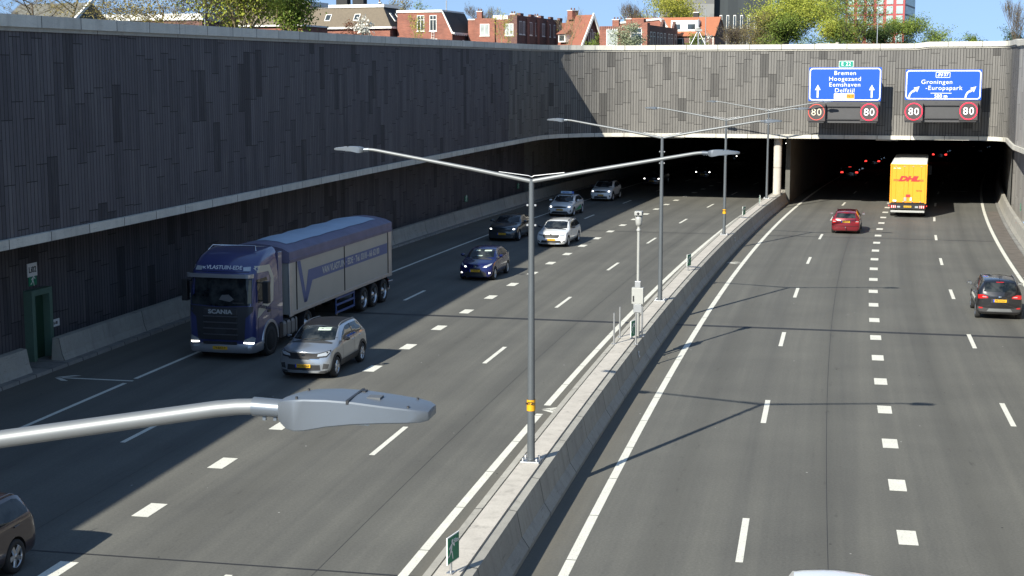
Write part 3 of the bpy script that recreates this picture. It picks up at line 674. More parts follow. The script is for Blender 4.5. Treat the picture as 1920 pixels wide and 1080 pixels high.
def cut(o, cutters):
    for i, c in enumerate(cutters):
        md = o.modifiers.new('b%d' % i, 'BOOLEAN'); md.object = c; md.operation = 'DIFFERENCE'; md.solver = 'EXACT'
    me = eval_mesh(o); old = o.data; o.modifiers.clear(); o.data = me; bpy.data.meshes.remove(old)
    for c in cutters: bpy.data.objects.remove(c)
def bvh_of(me): return BVHTree.FromPolygons([v.co for v in me.vertices], [tuple(p.vertices) for p in me.polygons])
def dense(poly, d):
    out = []
    for i, a in enumerate(poly):
        b = poly[(i + 1) % len(poly)]; L = math.hypot(b[0] - a[0], b[1] - a[1]); k = max(1, int(math.ceil(L / d)))
        out += [(a[0] + (b[0] - a[0]) * j / k, a[1] + (b[1] - a[1]) * j / k) for j in range(k)]
    return out
def patch(bvh, poly, view, off=.006, thick=.0, d=.07):
    """a skin over the body inside a 2-D outline; view: front/rear (y,z), left/right (x,z), top (x,y)"""
    poly = dense(poly, d); us = [p[0] for p in poly]; vs_ = [p[1] for p in poly]
    pts = [Vector(p) for p in poly]; edges = [(i, (i + 1) % len(poly)) for i in range(len(poly))]
    x = min(us) + d * .5
    def inside(u, v):
        c = False; j = len(poly) - 1
        for i in range(len(poly)):
            (xi, yi), (xj, yj) = poly[i], poly[j]
            if (yi > v) != (yj > v) and u < (xj - xi) * (v - yi) / (yj - yi) + xi: c = not c
            j = i
        return c
    while x < max(us):
        y = min(vs_) + d * .5
        while y < max(vs_):
            if inside(x, y) and all((x - p[0]) ** 2 + (y - p[1]) ** 2 > (d * .45) ** 2 for p in poly): pts.append(Vector((x, y)))
            y += d
        x += d
    rv, re, rf, _, _, _ = geometry.delaunay_2d_cdt(pts, edges, [], 1, 1e-5)
    D = {'front': Vector((-1, 0, 0)), 'rear': Vector((1, 0, 0)), 'left': Vector((0, -1, 0)), 'right': Vector((0, 1, 0)), 'top': Vector((0, 0, -1))}[view]
    out = []
    for p in rv:
        q = Vector((0, p[0], p[1])) if view in ('front', 'rear') else (Vector((p[0], 0, p[1])) if view in ('left', 'right') else Vector((p[0], p[1], 0)))
        hit, nrm, _, _ = bvh.ray_cast(q - D * 20, D)
        if hit is None: hit, nrm, _, _ = bvh.find_nearest(q - D * 1.5); nrm = -D if nrm is None else nrm
        if nrm.dot(D) > 0: nrm = -nrm
        out.append(hit + (nrm * .5 - D * .5).normalized() * off)
    return out, [tuple(f) for f in rf]
def addpatch(name, bvh, poly, view, m, parent, off=.006, d=.07):
    if view in ('left', 'right') and 0: pass
    v, f = patch(bvh, poly, view, off, d=d); a = MB(); a.add(v, f, smooth=True); return a.build(name, m, parent)
def mirror_poly(p): return [(-u, v) for u, v in p][::-1]
WHEELS = {}
def make_wheel(r, w, style, parent, x, y, side):
    key = (round(r, 3), style)
    if key not in WHEELS:
        h = w / 2
        t = MB(); t.lathe([(r * .66, h * .9), (r * .74, h), (r * .93, h * .96), (r * .985, h * .7), (r, h * .4), (r, -h * .4), (r * .985, -h * .7), (r * .93, -h), (r * .66, -h)], 40, 'y')
        d = MB(); d.lathe([(r * .70, h * .86), (r * .685, h * .93), (r * .66, h * .90), (r * .64, h * .55)], 40, 'y'); d.lathe([(r * .64, h * .45), (.001, h * .3)], 30, 'y', mi=1)
        ns = {'five': 5, 'multi': 10, 'truck': 0, 'cover': 8, 'ten': 7}[style]
        if ns:
            for k in range(ns):
                a_ = 2 * math.pi * k / ns; M = Matrix.Rotation(a_, 4, 'Y'); wd = r * (.115 if ns < 7 else .062)
                d.loft([[M @ Vector(p) for p in ((-wd * 1.15, h * .55, r * .1), (wd * 1.15, h * .55, r * .1), (wd * .9, h * .88, r * .12), (-wd * .9, h * .88, r * .12))],
                        [M @ Vector(p) for p in ((-wd * 1.3, h * .55, r * .655), (wd * 1.3, h * .55, r * .655), (wd * 1.0, h * .84, r * .66), (-wd * 1.0, h * .84, r * .66))]])
            d.lathe([(r * .17, h * .5), (r * .165, h * .9), (.001, h * .93)], 16, 'y')
        else:
            d.lathe([(r * .62, h * .5), (r * .58, h * .05), (r * .40, h * .0), (r * .36, h * .35), (r * .22, h * .45), (r * .20, h * .75), (.001, h * .78)], 30, 'y')
            for k in range(10): a_ = 2 * math.pi * k / 10; d.box(r * .47 * math.cos(a_) - .015, r * .47 * math.cos(a_) + .015, h * .02, h * .15, r * .47 * math.sin(a_) - .015, r * .47 * math.sin(a_) + .015)
        to = t.build('tyre', TYRE); ro = d.build('rim', [RIM, WELL])
        WHEELS[key] = (to.data, ro.data); bpy.data.objects.remove(to); bpy.data.objects.remove(ro)
    e = bpy.data.objects.new('wheel', None); S.collection.objects.link(e); e.parent = parent; e.location = (x, y, r)
    e.rotation_euler = (0, random.uniform(0, 6), 0) if side > 0 else (0, random.uniform(0, 6), R(180)); e.rotation_mode = 'XYZ'
    for n_, me in zip(('tyre', 'rim'), WHEELS[key]):
        o = bpy.data.objects.new(n_, me); S.collection.objects.link(o); o.parent = e
    return e
def number_plate(parent, bvh, view, z, txt, w=.52, back=.012, x=None):
    D = -1 if view == 'front' else 1
    hit = bvh.ray_cast(Vector((-20 * D, 0, z)), Vector((D, 0, 0)))[0]; px = hit.x if x is None else x
    a = MB(); a.box(px - D * back - (.012 if D > 0 else 0), px - D * back + (.012 if D < 0 else 0), -w / 2, w / 2, z - .057, z + .057)
    p = a.build('number_plate', PLATEY, parent, bevel=.003)
    xf = px - D * (back + .0135)
    a = MB(); sgn = 1 if view == 'front' else -1
    a.box(xf - .001, xf + .001, *sorted((-sgn * w / 2 * -1 * -1, -sgn * (w / 2 - .05) * 1)), z - .055, z + .055)
    a.build('blue_band', EUB, p)
    rot = Matrix.Rotation(R(90) if view == 'front' else R(-90), 4, 'Z')
    text('characters', txt, .088, BLACKP, p, T((xf - D * .001, .012 * sgn, z)) @ rot, .001, sx=1.05, ext=.001)
CARS = []
VIS = mat('folded_visor', (.42, .50, .44), .6, 0, .05, 5)
def visor(root, poly, m):
    ws_ = [o for o in root.children if o.name.startswith('windscreen')][0]; me = ws_.data; bv = bvh_of(me); addpatch('sun_visor', bv, poly, 'front', m, ws_, .004, .1)
def make_car(sp):
    g = dict(L=4.2, W=1.8, H=1.5, hood=.80, cowl=1.15, cowl_z=1.0, wst=2.0, rre=.75, rgb=.28, belt=.95, rbelt=1.02, rgz=1.02, wb=(.85, .78), r=.325, bot=.17,
             paint=None, roof=None, style='five', mirror=None, clad=0, rails=0, lights=0, name='hatchback', plate='', front='std', rear='std', tails=0, tumble=.70)
    g.update(sp); L, Wd, H = g['L'], g['W'], g['H']; w = Wd / 2; X = lambda d: L / 2 - d
    hd, cz, bt, rb, tb = g['hood'], g['cowl_z'], g['belt'], g['rbelt'], g['tumble']; cw = g['cowl']; ws = g['wst']; re_ = L - g['rre']; rg = L - g['rgb']; bo = g['bot']
    P_ = lambda d, y, z: (X(d), y * w, z)
    wm = [cw + .55, (ws + re_) / 2, re_ - .35]
    def col(d0, d1, d2, d3, s_, rail, top, wid=1.0, b=0):
        return [P_(d0, 0, bo + b), P_(d0, .80 * wid, bo + b), P_(d1, .96 * wid, bo + .10 + b), P_(d2, 1.0 * wid, .56), P_(*s_), P_(*rail), P_(*top)]
    cols = [
        col(.10, .20, .20, .2, (.30, .90, hd - .09), (.20, .62, hd - .01), (.07, 0, hd + .01), .94, .02),
        col(.28, .36, .36, .36, (.44, .93, hd - .03), (.38, .66, hd + .045), (.30, 0, hd + .075), .985),
        col(.62, .62, .62, .62, (.72, .955, hd + .04), (.70, .72, hd + .10), (.66, 0, hd + .14)),
        col(cw, cw, cw, cw, (cw + .05, .965, bt - .02), (cw + .06, .80, cz - .03), (cw - .10, 0, cz + .01)),
        col(cw + .35, cw + .35, cw + .35, cw + .35, (cw + .40, .965, bt), ((cw + ws) / 2 + .06, tb + .10, (cz + H) / 2 - .035), ((cw + ws) / 2 - .10, 0, (cz + H) / 2 + .01)),
        col(wm[0], wm[0], wm[0], wm[0], (wm[0] + .1, .965, bt + .01), (ws + .03, tb + .01, H - .085), (ws - .06, 0, H - .03)),
        col(wm[0] + .3, wm[0] + .3, wm[0] + .3, wm[0] + .3, (wm[0] + .5, .965, bt + .015), (ws + .35, tb + .005, H - .055), (ws + .32, 0, H)),
        col(wm[1], wm[1], wm[1], wm[1], (wm[1] + .1, .965, (bt + rb) / 2), (wm[1], tb + .005, H - .05), (wm[1], 0, H + .005)),
        col(wm[2], wm[2], wm[2], wm[2], (wm[2] - .05, .96, rb - .01), (wm[2], tb - .01, H - .07), (wm[2], 0, H - .01)),
        col(re_, re_, re_, re_, (re_ - .02, .955, rb), (re_, tb - .03, H - .11), (re_ + .03, 0, H - .045)),
        col(L - .36, L - .36, L - .36, L - .36, (max(re_ + .06, L - .42), .945, rb - .01), ((re_ + rg) / 2 + .05, tb + .02, (g['rgz'] + H) / 2 - .02), ((re_ + rg) / 2 + .08, 0, (g['rgz'] + H) / 2 + .02)),
        col(L - .26, L - .26, L - .26, L - .26, (L - .24, .925, rb - .06), (rg - .02, .74, g['rgz'] - .01), (rg + .05, 0, g['rgz'] + .02), .99),
        col(L - .12, L - .16, L - .16, L - .14, (L - .16, .88, rb - .20), (L - .12, .66, rb - .14), (L - .07, 0, rb - .12), .95, .05)]
    cf = [(X(.04), bo + .03), (X(.01), bo + .14), (X(-.01), .52), (X(.01), hd - .14), (X(.04), hd - .05)]
    cr = [(X(L - .08), bo + .08), (X(L - .02), bo + .18), (X(L), .56), (X(L - .02), .74), (X(L - .05), rb - .17)]
    body = subsurf_loft(cols, cf, cr)
    r = g['r']; fx, rx = X(g['wb'][0]), X(L - g['wb'][1]); cutters = []
    for x_ in (fx, rx):
        for sd in (-1, 1):
            c = MB(); c.lathe([(.001, sd * (w - .27)), (r * 1.13, sd * (w - .27)), (r * 1.13, sd * (w + .3)), (.001, sd * (w + .3))], 36, 'y', c=(x_, 0, r + .005), smooth=False)
            c.add([], []); co_ = c.build('cutter', WELL); cutters.append(co_)
    body.data.materials.append(g['paint']); body.data.materials.append(WELL)
    for p in body.data.polygons: p.material_index = 0
    bpy.context.view_layer.update()
    plain = eval_mesh(body); bv = bvh_of(plain); bpy.data.meshes.remove(plain)
    cut(body, cutters)
    me = body.data
    while len(me.materials) > 2: me.materials.pop(index=len(me.materials) - 1)
    for p in me.polygons:
        c = p.center
        inwell = any((c.x - x_) ** 2 + (c.z - r - .005) ** 2 < (r * 1.135) ** 2 and abs(c.y) < w - .02 and abs(c.y) > w - .30 and (abs(p.normal.y) > .9 or ((c.x - x_) * p.normal.x + (c.z - r) * p.normal.z) < -.01) for x_ in (fx, rx))
        p.material_index = 1 if (inwell and (abs(p.normal.y) < .5 or abs(c.y) < w - .2)) else 0
        p.use_smooth = True
    me.set_sharp_from_angle(angle=R(38))
    root = empty(g['name']); body.parent = root; body.name = 'body'
    if g['roof']: addpatch('roof_panel', bv, [(X(ws - .03), -tb * w * .93), (X(re_ + .02), -tb * w * .88), (X(re_ + .02), tb * w * .88), (X(ws - .03), tb * w * .93)], 'top', g['roof'], root, .006, .12)
    # glass
    y0, y1 = (.80) * w, (tb + .01) * w
    addpatch('windscreen', bv, [(-y0 * .97, cz + .035), (-y0 * .5, cz + .02), (0, cz + .015), (y0 * .5, cz + .02), (y0 * .97, cz + .035), (y1 * .965, H - .115), (y1 * .6, H - .085), (-y1 * .6, H - .085), (-y1 * .965, H - .115)], 'front', GLASS, root, .005)
    addpatch('cowl_panel', bv, [(X(cw - .12), -y0 * .92), (X(cw - .02), -y0 * .97), (X(cw + .0), -y0 * .5), (X(cw - .0), y0 * .5), (X(cw - .02), y0 * .97), (X(cw - .12), y0 * .92), (X(cw - .2), y0 * .4), (X(cw - .2), -y0 * .4)], 'top', TRIM, root, .004)
    rtop = H - .155; rbot = max(g['rgz'] + .01, 0)
    addpatch('rear_window', bv, [(-.70 * w, rbot + .04), (.70 * w, rbot + .04), (.60 * w, rtop), (-.60 * w, rtop)], 'rear', GLASS, root, .006)
    xa = cw + .42; xb = ws + .42; dm = (xa + L - g['rgb'] * 2) / 2 + .02; dr_ = re_ - .12; zr = H - .125
    bl = lambda d: bt + (rb - bt) * max(0, min(1, (d - cw) / (L - cw))) + .035
    for sd, vw in ((1, 'left'), (-1, 'right')):
        f1 = [(xa, bl(xa)), (xa + .08, bl(xa) + .10), ((xa + xb) / 2 + .02, (bl(xa) + zr) / 2 + .06), (xb + .02, zr - .02), (dm - .05, zr), (dm - .03, bl(dm))]
        addpatch('side_window', bv, [(X(a_), b_) for a_, b_ in f1], vw, GLASS, root, .005)
        f2 = [(dm + .03, bl(dm)), (dm + .01, zr), (dr_ - .15, zr - .02), (dr_, zr - .06), (dr_ + .16 * (1 if g['rre'] < .6 else .6), bl(dr_) + .09), (dr_ + .10, bl(dr_) + .01)]
        addpatch('side_window', bv, [(X(a_), b_) for a_, b_ in f2], vw, GLASS, root, .005)
        addpatch('window_pillar', bv, [(X(dm - .03), bl(dm)), (X(dm - .05), zr), (X(dm + .01), zr), (X(dm + .03), bl(dm))], vw, TRIM, root, .004)
        sill = MB(); pv, pf = patch(bv, [(fx - r * 1.13 - .02, bo + .06), (fx - r * 1.13 - .02, bo + (.30 if g['clad'] else .16)), (rx + r * 1.13 + .02, bo + (.30 if g['clad'] else .16)), (rx + r * 1.13 + .02, bo + .06)][::-1], vw, .006, d=.12)
        sill.add(pv, pf); sill.build('sill', TRIM, root)
        for dd in (dm, dm - 0.0 - (dm - xa) - .0): 
            q = [(X(dd) - .006, .36), (X(dd) + .006, .36), (X(dd) + .006, bl(dd) - .03), (X(dd) - .006, bl(dd) - .03)]
            addpatch('door_seam', bv, q, vw, WELL, root, .003, .1)
        for dd in (dm - .12, min(dr_ + .05, L - .95)):
            yy = bv.ray_cast(Vector((X(dd), sd * 5, bl(dd) - .13)), Vector((0, -sd, 0)))[0]
            if yy is not None:
                a = MB(); a.box(X(dd) - .09, X(dd) + .09, *sorted((yy.y - sd * .005, yy.y + sd * .03)), bl(dd) - .145, bl(dd) - .115); a.build('door_handle', g['paint'], root, bevel=.008)
        if g['clad']:
            for x_ in (fx, rx):
                vs_, fs = [], []
                for k in range(21):
                    a_ = math.pi * (-.06 + 1.12 * k / 20)
                    for rr in (r * 1.135, r * 1.42):
                        px_, pz_ = x_ + rr * math.cos(a_), r + .005 + rr * math.sin(a_)
                        h_ = bv.ray_cast(Vector((px_, sd * 5, pz_)), Vector((0, -sd, 0)))[0]
                        vs_.append((px_, (h_.y if h_ is not None and abs(h_.y) > w * .8 else sd * w * .95) + sd * .010, pz_))
                for k in range(20): fs.append((2 * k, 2 * k + 1, 2 * k + 3, 2 * k + 2))
                a = MB(); a.add(vs_, fs, smooth=True); a.build('arch_cladding', TRIM, root)
        # mirror
        mm = MB(); cx, cy, czz = X(xa + .02), sd * (w + .11), bl(xa) + .10
        for k, (q, s_) in enumerate(((-.09, .6), (-.05, .95), (.04, 1.0), (.09, .55))):
            pass
        mm.loft([[(cx + dx, cy + sd * 0 + .115 * s_ * math.cos(t_ * math.pi / 5) , czz + .075 * s_ * math.sin(t_ * math.pi / 5)) for t_ in range(10)] for dx, s_ in ((-.05, .86), (-.03, 1.0), (.03, .92), (.07, .6), (.085, .25))], smooth=True)
        mo_ = mm.build('mirror', g['mirror'] or g['paint'], root)
        a = MB(); a.box(cx - .055, cx - .051, cy - .09, cy + .09, czz - .05, czz + .05); a.box(cx - .03, cx + .03, *sorted((sd * (w - .06), sd * (w + .03))), czz - .10, czz - .05, 1); a.build('mirror_glass', [CHROME, TRIM], mo_)
        if g['rails']:
            a = MB(); yr = sd * (tb + .0) * w * .98
            rp_ = []
            for k_, (d_, up_) in enumerate(((ws + .10, .0), (ws + .22, .035), ((ws + wm[1]) / 2, .045), (wm[1], .045), (re_ - .25, .04), (re_ - .10, .0))):
                h_ = bv.ray_cast(Vector((X(d_), yr * .96, 5)), Vector((0, 0, -1)))[0]; rp_.append((X(d_), yr * .96, h_.z + up_))
            a.tube(rp_, .018, 8); a.build('roof_rail', g['rails'], root)
    for x_ in (fx, rx):
        for sd in (-1, 1): make_wheel(r, .20, g['style'], root, x_, sd * (w - .105), sd)
    # wipers, aerial
    a = MB()
    for y_ in (-.35, .25):
        h1 = bv.ray_cast(Vector((5, y_, cz + .03)), Vector((-1, 0, 0)))[0]; h2 = bv.ray_cast(Vector((5, y_ + .5, cz + .075)), Vector((-1, 0, 0)))[0]
        if h1 is not None and h2 is not None: a = MB(); a.tube([h1 + Vector((.02, 0, .012)), h2 + Vector((.02, 0, .015))], .008, 5); a.build('wiper', BLACK, root)
    a = MB(); a.tube([(X(re_ - .18), 0, H - .01), (X(re_ - .05), 0, H + .09)], [.016, .004], 6); a.build('aerial', BLACK, root)
    dark = MB()
    F = lambda name, poly, m, off=.006, par=root: addpatch(name, bv, [(y * w, z) for y, z in poly], 'front', m, par, off, .05)
    B = lambda name, poly, m, off=.006, par=root: addpatch(name, bv, [(y * w, z) for y, z in poly], 'rear', m, par, off, .05)
    def both(fn, name, poly, m, off=.006, lit=None):
        for q in (poly, mirror_poly(poly)): fn(name, q, m, off)
    fr = g['front']
    if fr == 'crossland':
        F('grille', [(-.70, hd - .10), (-.56, hd - .235), (.56, hd - .235), (.70, hd - .10), (.56, hd - .055), (-.56, hd - .055)], BLACK, .007)
        both(F, 'headlamp_surround', [(.48, hd - .21), (.82, hd - .185), (.92, hd - .04), (.88, hd + .01), (.5, hd - .06)], BLACK, .007)
        F('chrome_line', [(-.56, hd - .25), (.56, hd - .25), (.56, hd - .235), (-.56, hd - .235)], CHROME, .012)
        both(F, 'headlight', [(.50, hd - .16), (.80, hd - .14), (.88, hd - .05), (.86, hd - .01), (.52, hd - .085)], LAMPC, .009)
        F('lower_grille', [(-.62, bo + .12), (.62, bo + .12), (.60, bo + .30), (-.60, bo + .30)], BLACK)
        F('front_skid_plate', [(-.56, bo + .045), (.56, bo + .045), (.62, bo + .10), (-.62, bo + .10)], ALU, .016)
        both(F, 'fog_lamp_surround', [(.68, .36), (.86, .38), (.90, .52), (.72, .55)], TRIM)
        F('lower_lip', [(-.86, bo + .04), (.86, bo + .04), (.88, bo + .12), (.5, bo + .10), (-.5, bo + .10), (-.88, bo + .12)], TRIM)
        F('badge', [(-.06, hd - .14), (.06, hd - .14), (.06, hd - .09), (-.06, hd - .09)], CHROME, .014); pz = .47
    elif fr == 'yaris':
        F('grille', [(-.66, bo + .06), (.66, bo + .06), (.62, bo + .22), (.34, hd - .30), (.3, hd - .2), (-.3, hd - .2), (-.34, hd - .30), (-.62, bo + .22)], BLACK)
        both(F, 'headlight', [(.42, hd - .16), (.62, hd - .17), (.86, hd - .05), (.88, hd + .02), (.62, hd - .06)], LAMPC, .009)
        F('badge', [(-.09, hd - .15), (.09, hd - .15), (.08, hd - .06), (-.08, hd - .06)], CHROME, .014)
        both(F, 'fog_lamp', [(.76, .36), (.84, .38), (.84, .43), (.76, .42)], LAMPON if g['lights'] else LAMPC, .012); pz = .50
    elif fr == 'skoda':
        F('grille', [(-.44, hd - .27), (.44, hd - .27), (.56, hd - .13), (.5, hd - .08), (-.5, hd - .08), (-.56, hd - .13)], BLACK)
        for (y_) in range(-5, 6): F('grille_bar', [(y_ * .085 - .008, hd - .26), (y_ * .085 + .008, hd - .26), (y_ * .085 + .008, hd - .09), (y_ * .085 - .008, hd - .09)], TRIM, .012)
        both(F, 'headlight', [(.56, hd - .17), (.84, hd - .14), (.87, hd - .05), (.58, hd - .08)], LAMPC, .009)
        F('lower_grille', [(-.70, bo + .10), (.70, bo + .10), (.60, bo + .24), (-.60, bo + .24)], BLACK)
        both(F, 'air_intake', [(.72, .28), (.88, .33), (.88, .40), (.74, .36)], BLACK)
        F('chrome_lip', [(-.8, bo + .055), (.8, bo + .055), (.82, bo + .085), (-.82, bo + .085)], CHROME, .012); F('badge', [(-.05, hd - .09), (.05, hd - .09), (.05, hd - .03), (-.05, hd - .03)], CHROME, .01); pz = .46
    elif fr == 'fastback':
        F('grille', [(-.60, hd - .25), (.60, hd - .25), (.66, hd - .12), (-.66, hd - .12)], BLACK)
        both(F, 'headlight', [(.66, hd - .15), (.88, hd - .13), (.89, hd - .04), (.68, hd - .08)], LAMPC, .009)
        F('lower_grille', [(-.66, bo + .08), (.66, bo + .08), (.58, bo + .2), (-.58, bo + .2)], BLACK); pz = .47
    elif fr == 'kia':
        F('grille', [(-.5, hd - .2), (.5, hd - .2), (.56, hd - .12), (.2, hd - .08), (-.2, hd - .08), (-.56, hd - .12)], BLACK)
        both(F, 'headlight', [(.56, hd - .17), (.80, hd - .17), (.89, hd - .04), (.62, hd - .07)], LAMPC, .009)
        F('lower_grille', [(-.74, bo + .05), (.74, bo + .05), (.56, bo + .22), (-.56, bo + .22)], BLACK)
        both(F, 'air_intake', [(.78, .33), (.88, .36), (.88, .50), (.82, .47)], BLACK); pz = .50
    elif fr == 'renault':
        F('grille', [(-.5, hd - .22), (.5, hd - .22), (.58, hd - .12), (.3, hd - .08), (-.3, hd - .08), (-.58, hd - .12)], BLACK)
        both(F, 'headlight', [(.55, hd - .18), (.74, hd - .22), (.89, hd - .05), (.60, hd - .08)], LAMPC, .009)
        a = MB(); hx = bv.ray_cast(Vector((5, 0, hd - .14)), Vector((-1, 0, 0)))[0].x
        a.loft([[(hx + dx, y_ * s_, hd - .14 + z_ * s_) for y_, z_ in ((0, -.11), (.07, 0), (0, .11), (-.07, 0))] for dx, s_ in ((0, 1), (.025, .85))]); a.build('badge', CHROME, root)
        F('lower_grille', [(-.62, bo + .08), (.62, bo + .08), (.58, bo + .24), (-.58, bo + .24)], BLACK); F('lower_lip', [(-.6, bo + .03), (.6, bo + .03), (.6, bo + .065), (-.6, bo + .065)], CHROME, .012)
        both(F, 'air_intake', [(.76, .34), (.86, .36), (.86, .48), (.78, .48)], TRIM); pz = .50
    else:
        F('grille', [(-.48, hd - .24), (.48, hd - .24), (.54, hd - .10), (-.54, hd - .10)], BLACK)
        both(F, 'headlight', [(.58, hd - .18), (.86, hd - .15), (.88, hd - .05), (.60, hd - .08)], LAMPC, .009)
        F('lower_grille', [(-.66, bo + .08), (.66, bo + .08), (.58, bo + .22), (-.58, bo + .22)], BLACK); pz = .48
    if g['lights']:
        zl = {'yaris': (.52, .62, hd - .155, hd - .10), 'fastback': (.70, .82, hd - .14, hd - .08)}.get(fr, (.66, .80, hd - .16, hd - .08))
        both(F, 'headlamp_beam', [(zl[0], zl[2]), (zl[1], zl[2]), (zl[1], zl[3]), (zl[0], zl[3])], LAMPON, .016)
    number_plate(root, bv, 'front', pz, g['plate'] or 'GK-481-T')
    if g['rear'] == 'wagon':        # tall lamps beside the tailgate
        both(B, 'tail_light', [(.66, .70), (.90, .70), (.90, .92), (.74, .92)], REDON if g['tails'] else REDG, .010)
        both(B, 'reversing_light', [(.68, .775), (.88, .775), (.88, .82), (.69, .82)], LAMPC, .015)
        B('bumper_strip', [(-.86, .50), (.86, .50), (.86, .525), (-.86, .525)], WELL, .008); pzr = .80
        B('plate_recess', [(-.36, .73), (.36, .73), (.34, .87), (-.34, .87)], TRIM, .006)
        a = MB(); hx = X(L) ; a.tube([(hx - .02, 0, .36), (hx - .10, 0, .36), (hx - .12, 0, .43)], .022, 8); a.lathe([(.001, .0), (.03, .02), (.035, .045), (.02, .07), (.001, .075)], 10, 'z', c=(hx - .12, 0, .42)); a.build('tow_bar', CHROME, root)
    elif g['rear'] == 'ecosport':
        both(B, 'tail_light', [(.50, .90), (.92, .86), (.93, 1.02), (.72, 1.04), (.52, .97)], REDON if g['tails'] else REDG, .010)
        both(B, 'reversing_light', [(.56, .935), (.74, .935), (.74, .975), (.58, .96)], LAMPC, .015)
        B('lower_bumper', [(-.93, bo + .12), (.93, bo + .12), (.94, .56), (.6, .50), (-.6, .50), (-.94, .56)], TRIM, .008)
        B('skid_plate', [(-.55, bo + .14), (.55, bo + .14), (.46, bo + .26), (-.46, bo + .26)], ALU, .014)
        both(B, 'reflector', [(.72, .47), (.88, .47), (.88, .53), (.72, .52)], REDG, .014); pzr = .80
        B('plate_recess', [(-.38, .72), (.38, .72), (.36, .88), (-.36, .88)], BLACK, .006)
        B('badge', [(-.06, .94), (.06, .94), (.06, .98), (-.06, .98)], CHROME, .012)
    elif g['rear'] == 'diag':
        both(B, 'tail_light', [(.62, .80), (.92, .78), (.93, .98), (.66, .96)], REDON if g['tails'] else REDG, .010); pzr = .78
    else:
        both(B, 'tail_light', [(.60, .80), (.90, .78), (.91, .92), (.64, .94)], REDON if g['tails'] else REDG, .010); pzr = .72
    B('third_brake_light', [(-.16, H - .145), (.16, H - .145), (.16, H - .125), (-.16, H - .125)], REDON if g['tails'] > 1 else REDG, .016)
    number_plate(root, bv, 'rear', pzr, g['plate'] or 'GK-481-T', back=.016)
    root['_L'] = L
    return root
def put(root, s, o, toward, ref='front', label=None, cat='car', dh=0):
    """toward=1: drives towards the camera; ref: which end stands at s"""
    L = root['_L']; h = head(s); fwd = Vector((-math.sin(h), math.cos(h), 0)) * (-1 if toward else 1)
    p = pt(s, o); c = p - fwd * (L / 2) if ref == 'front' else p + fwd * (L / 2)
    root.location = c; root.rotation_euler = (0, 0, math.atan2(fwd.y, fwd.x) + R(dh)); tag(root, label, cat, 'vehicles on the motorway')
    del root['_L']
SILV = carpaint('silver_paint', (.40, .43, .46), .75, .28); BLK = carpaint('black_paint', (.01, .01, .012), .2, .25); BLU = carpaint('dark_blue_paint', (.006, .010, .085), .35, .25)
WHT = carpaint('white_paint', (.74, .75, .74), 0, .3); DGR = carpaint('dark_grey_blue_paint', (.028, .04, .052), .5, .3); RED = carpaint('red_paint', (.17, .006, .014), .25, .28)
BRN = carpaint('dark_brown_paint', (.05, .035, .04), .4, .3); DK2 = carpaint('anthracite_paint', (.02, .022, .025), .4, .3); NAVY = carpaint('navy_paint', (.012, .016, .03), .4, .3)
BROOF = mat('black_roof_paint', (.012, .011, .011), .4, 0, .1, 4, spec=.3)
c = make_car(dict(L=4.22, W=1.82, H=1.60, hood=.93, cowl=1.05, cowl_z=1.12, wst=1.80, rre=.60, rgb=.22, belt=1.02, rbelt=1.12, rgz=1.08, wb=(.84, .76), r=.335, bot=.20, paint=SILV, roof=BROOF, style='five', mirror=BLK, clad=1, rails=ALU, name='compact_suv', plate='H-LX-80-B', front='crossland'))
a = addpatch  # the green sun strip behind the windscreen of the silver car
visor(c, [(.02, 1.40), (.44, 1.40), (.44, 1.475), (.02, 1.475)], VIS)
put(c, 44.15, -9.85, 1, 'front', 'silver compact suv with black roof beside the blue lorry'); silver = c
c = make_car(dict(L=3.95, W=1.72, H=1.47, hood=.82, cowl=.98, cowl_z=1.02, wst=1.78, rre=.62, rgb=.25, belt=.95, rbelt=1.08, rgz=1.02, wb=(.76, .64), r=.315, paint=BLU, style='cover', name='hatchback', plate='L-178-SX', front='yaris', lights=1))
visor(c, [(-.32, 1.30), (-.10, 1.30), (-.10, 1.345), (-.32, 1.345)], VIS)
visor(c, [(.12, 1.30), (.46, 1.30), (.46, 1.35), (.12, 1.35)], VIS)
visor(c, [(-.15, 1.10), (.12, 1.10), (.12, 1.135), (-.15, 1.135)], VIS)
put(c, 67.3, -10.3, 1, 'front', 'dark blue hatchback with lit headlamps behind the front lamp post')
c = make_car(dict(L=4.67, W=1.81, H=1.46, hood=.82, cowl=1.18, cowl_z=.99, wst=1.95, rre=.48, rgb=.18, belt=.93, rbelt=1.0, rgz=1.0, wb=(.90, .92), r=.325, paint=WHT, style='multi', name='estate_car', plate='L-759-RS', front='skoda', rails=BLACK, mirror=BLK))
put(c, 81.5, -9.85, 1, 'front', 'white estate car with black grille, half in the sunlight')
c = make_car(dict(L=4.6, W=1.86, H=1.47, hood=.86, cowl=1.25, cowl_z=1.03, wst=2.1, rre=1.15, rgb=.30, belt=.97, rbelt=1.05, rgz=1.07, wb=(.85, .95), r=.34, paint=DGR, style='five', name='fastback_car', plate='N-841-LR', front='fastback', lights=1))
put(c, 83.7, -13.4, 1, 'front', 'dark grey fastback with lit headlamps next to the white estate')
c = make_car(dict(L=4.31, W=1.80, H=1.45, hood=.82, cowl=1.1, cowl_z=1.0, wst=1.90, rre=.68, rgb=.25, belt=.93, rbelt=1.02, rgz=1.02, wb=(.88, .76), r=.32, paint=WHT, style='ten', name='driving_school_car', plate='K-391-ZT', front='kia', lights=1)); kia = c
a = MB(); a.box(-.16, .10, -.42, .42, 1.45, 1.50, 1); a.box(-.13, .07, -.40, .40, 1.50, 1.66); a.box(-.12, .06, .40, .53, 1.50, 1.655, 2); rs = a.build('roof_sign', [mat('pale_blue_sign', (.50, .66, .78), .4), BLACK, mat('learner_blue', (.02, .12, .55), .4)], kia, bevel=.01)
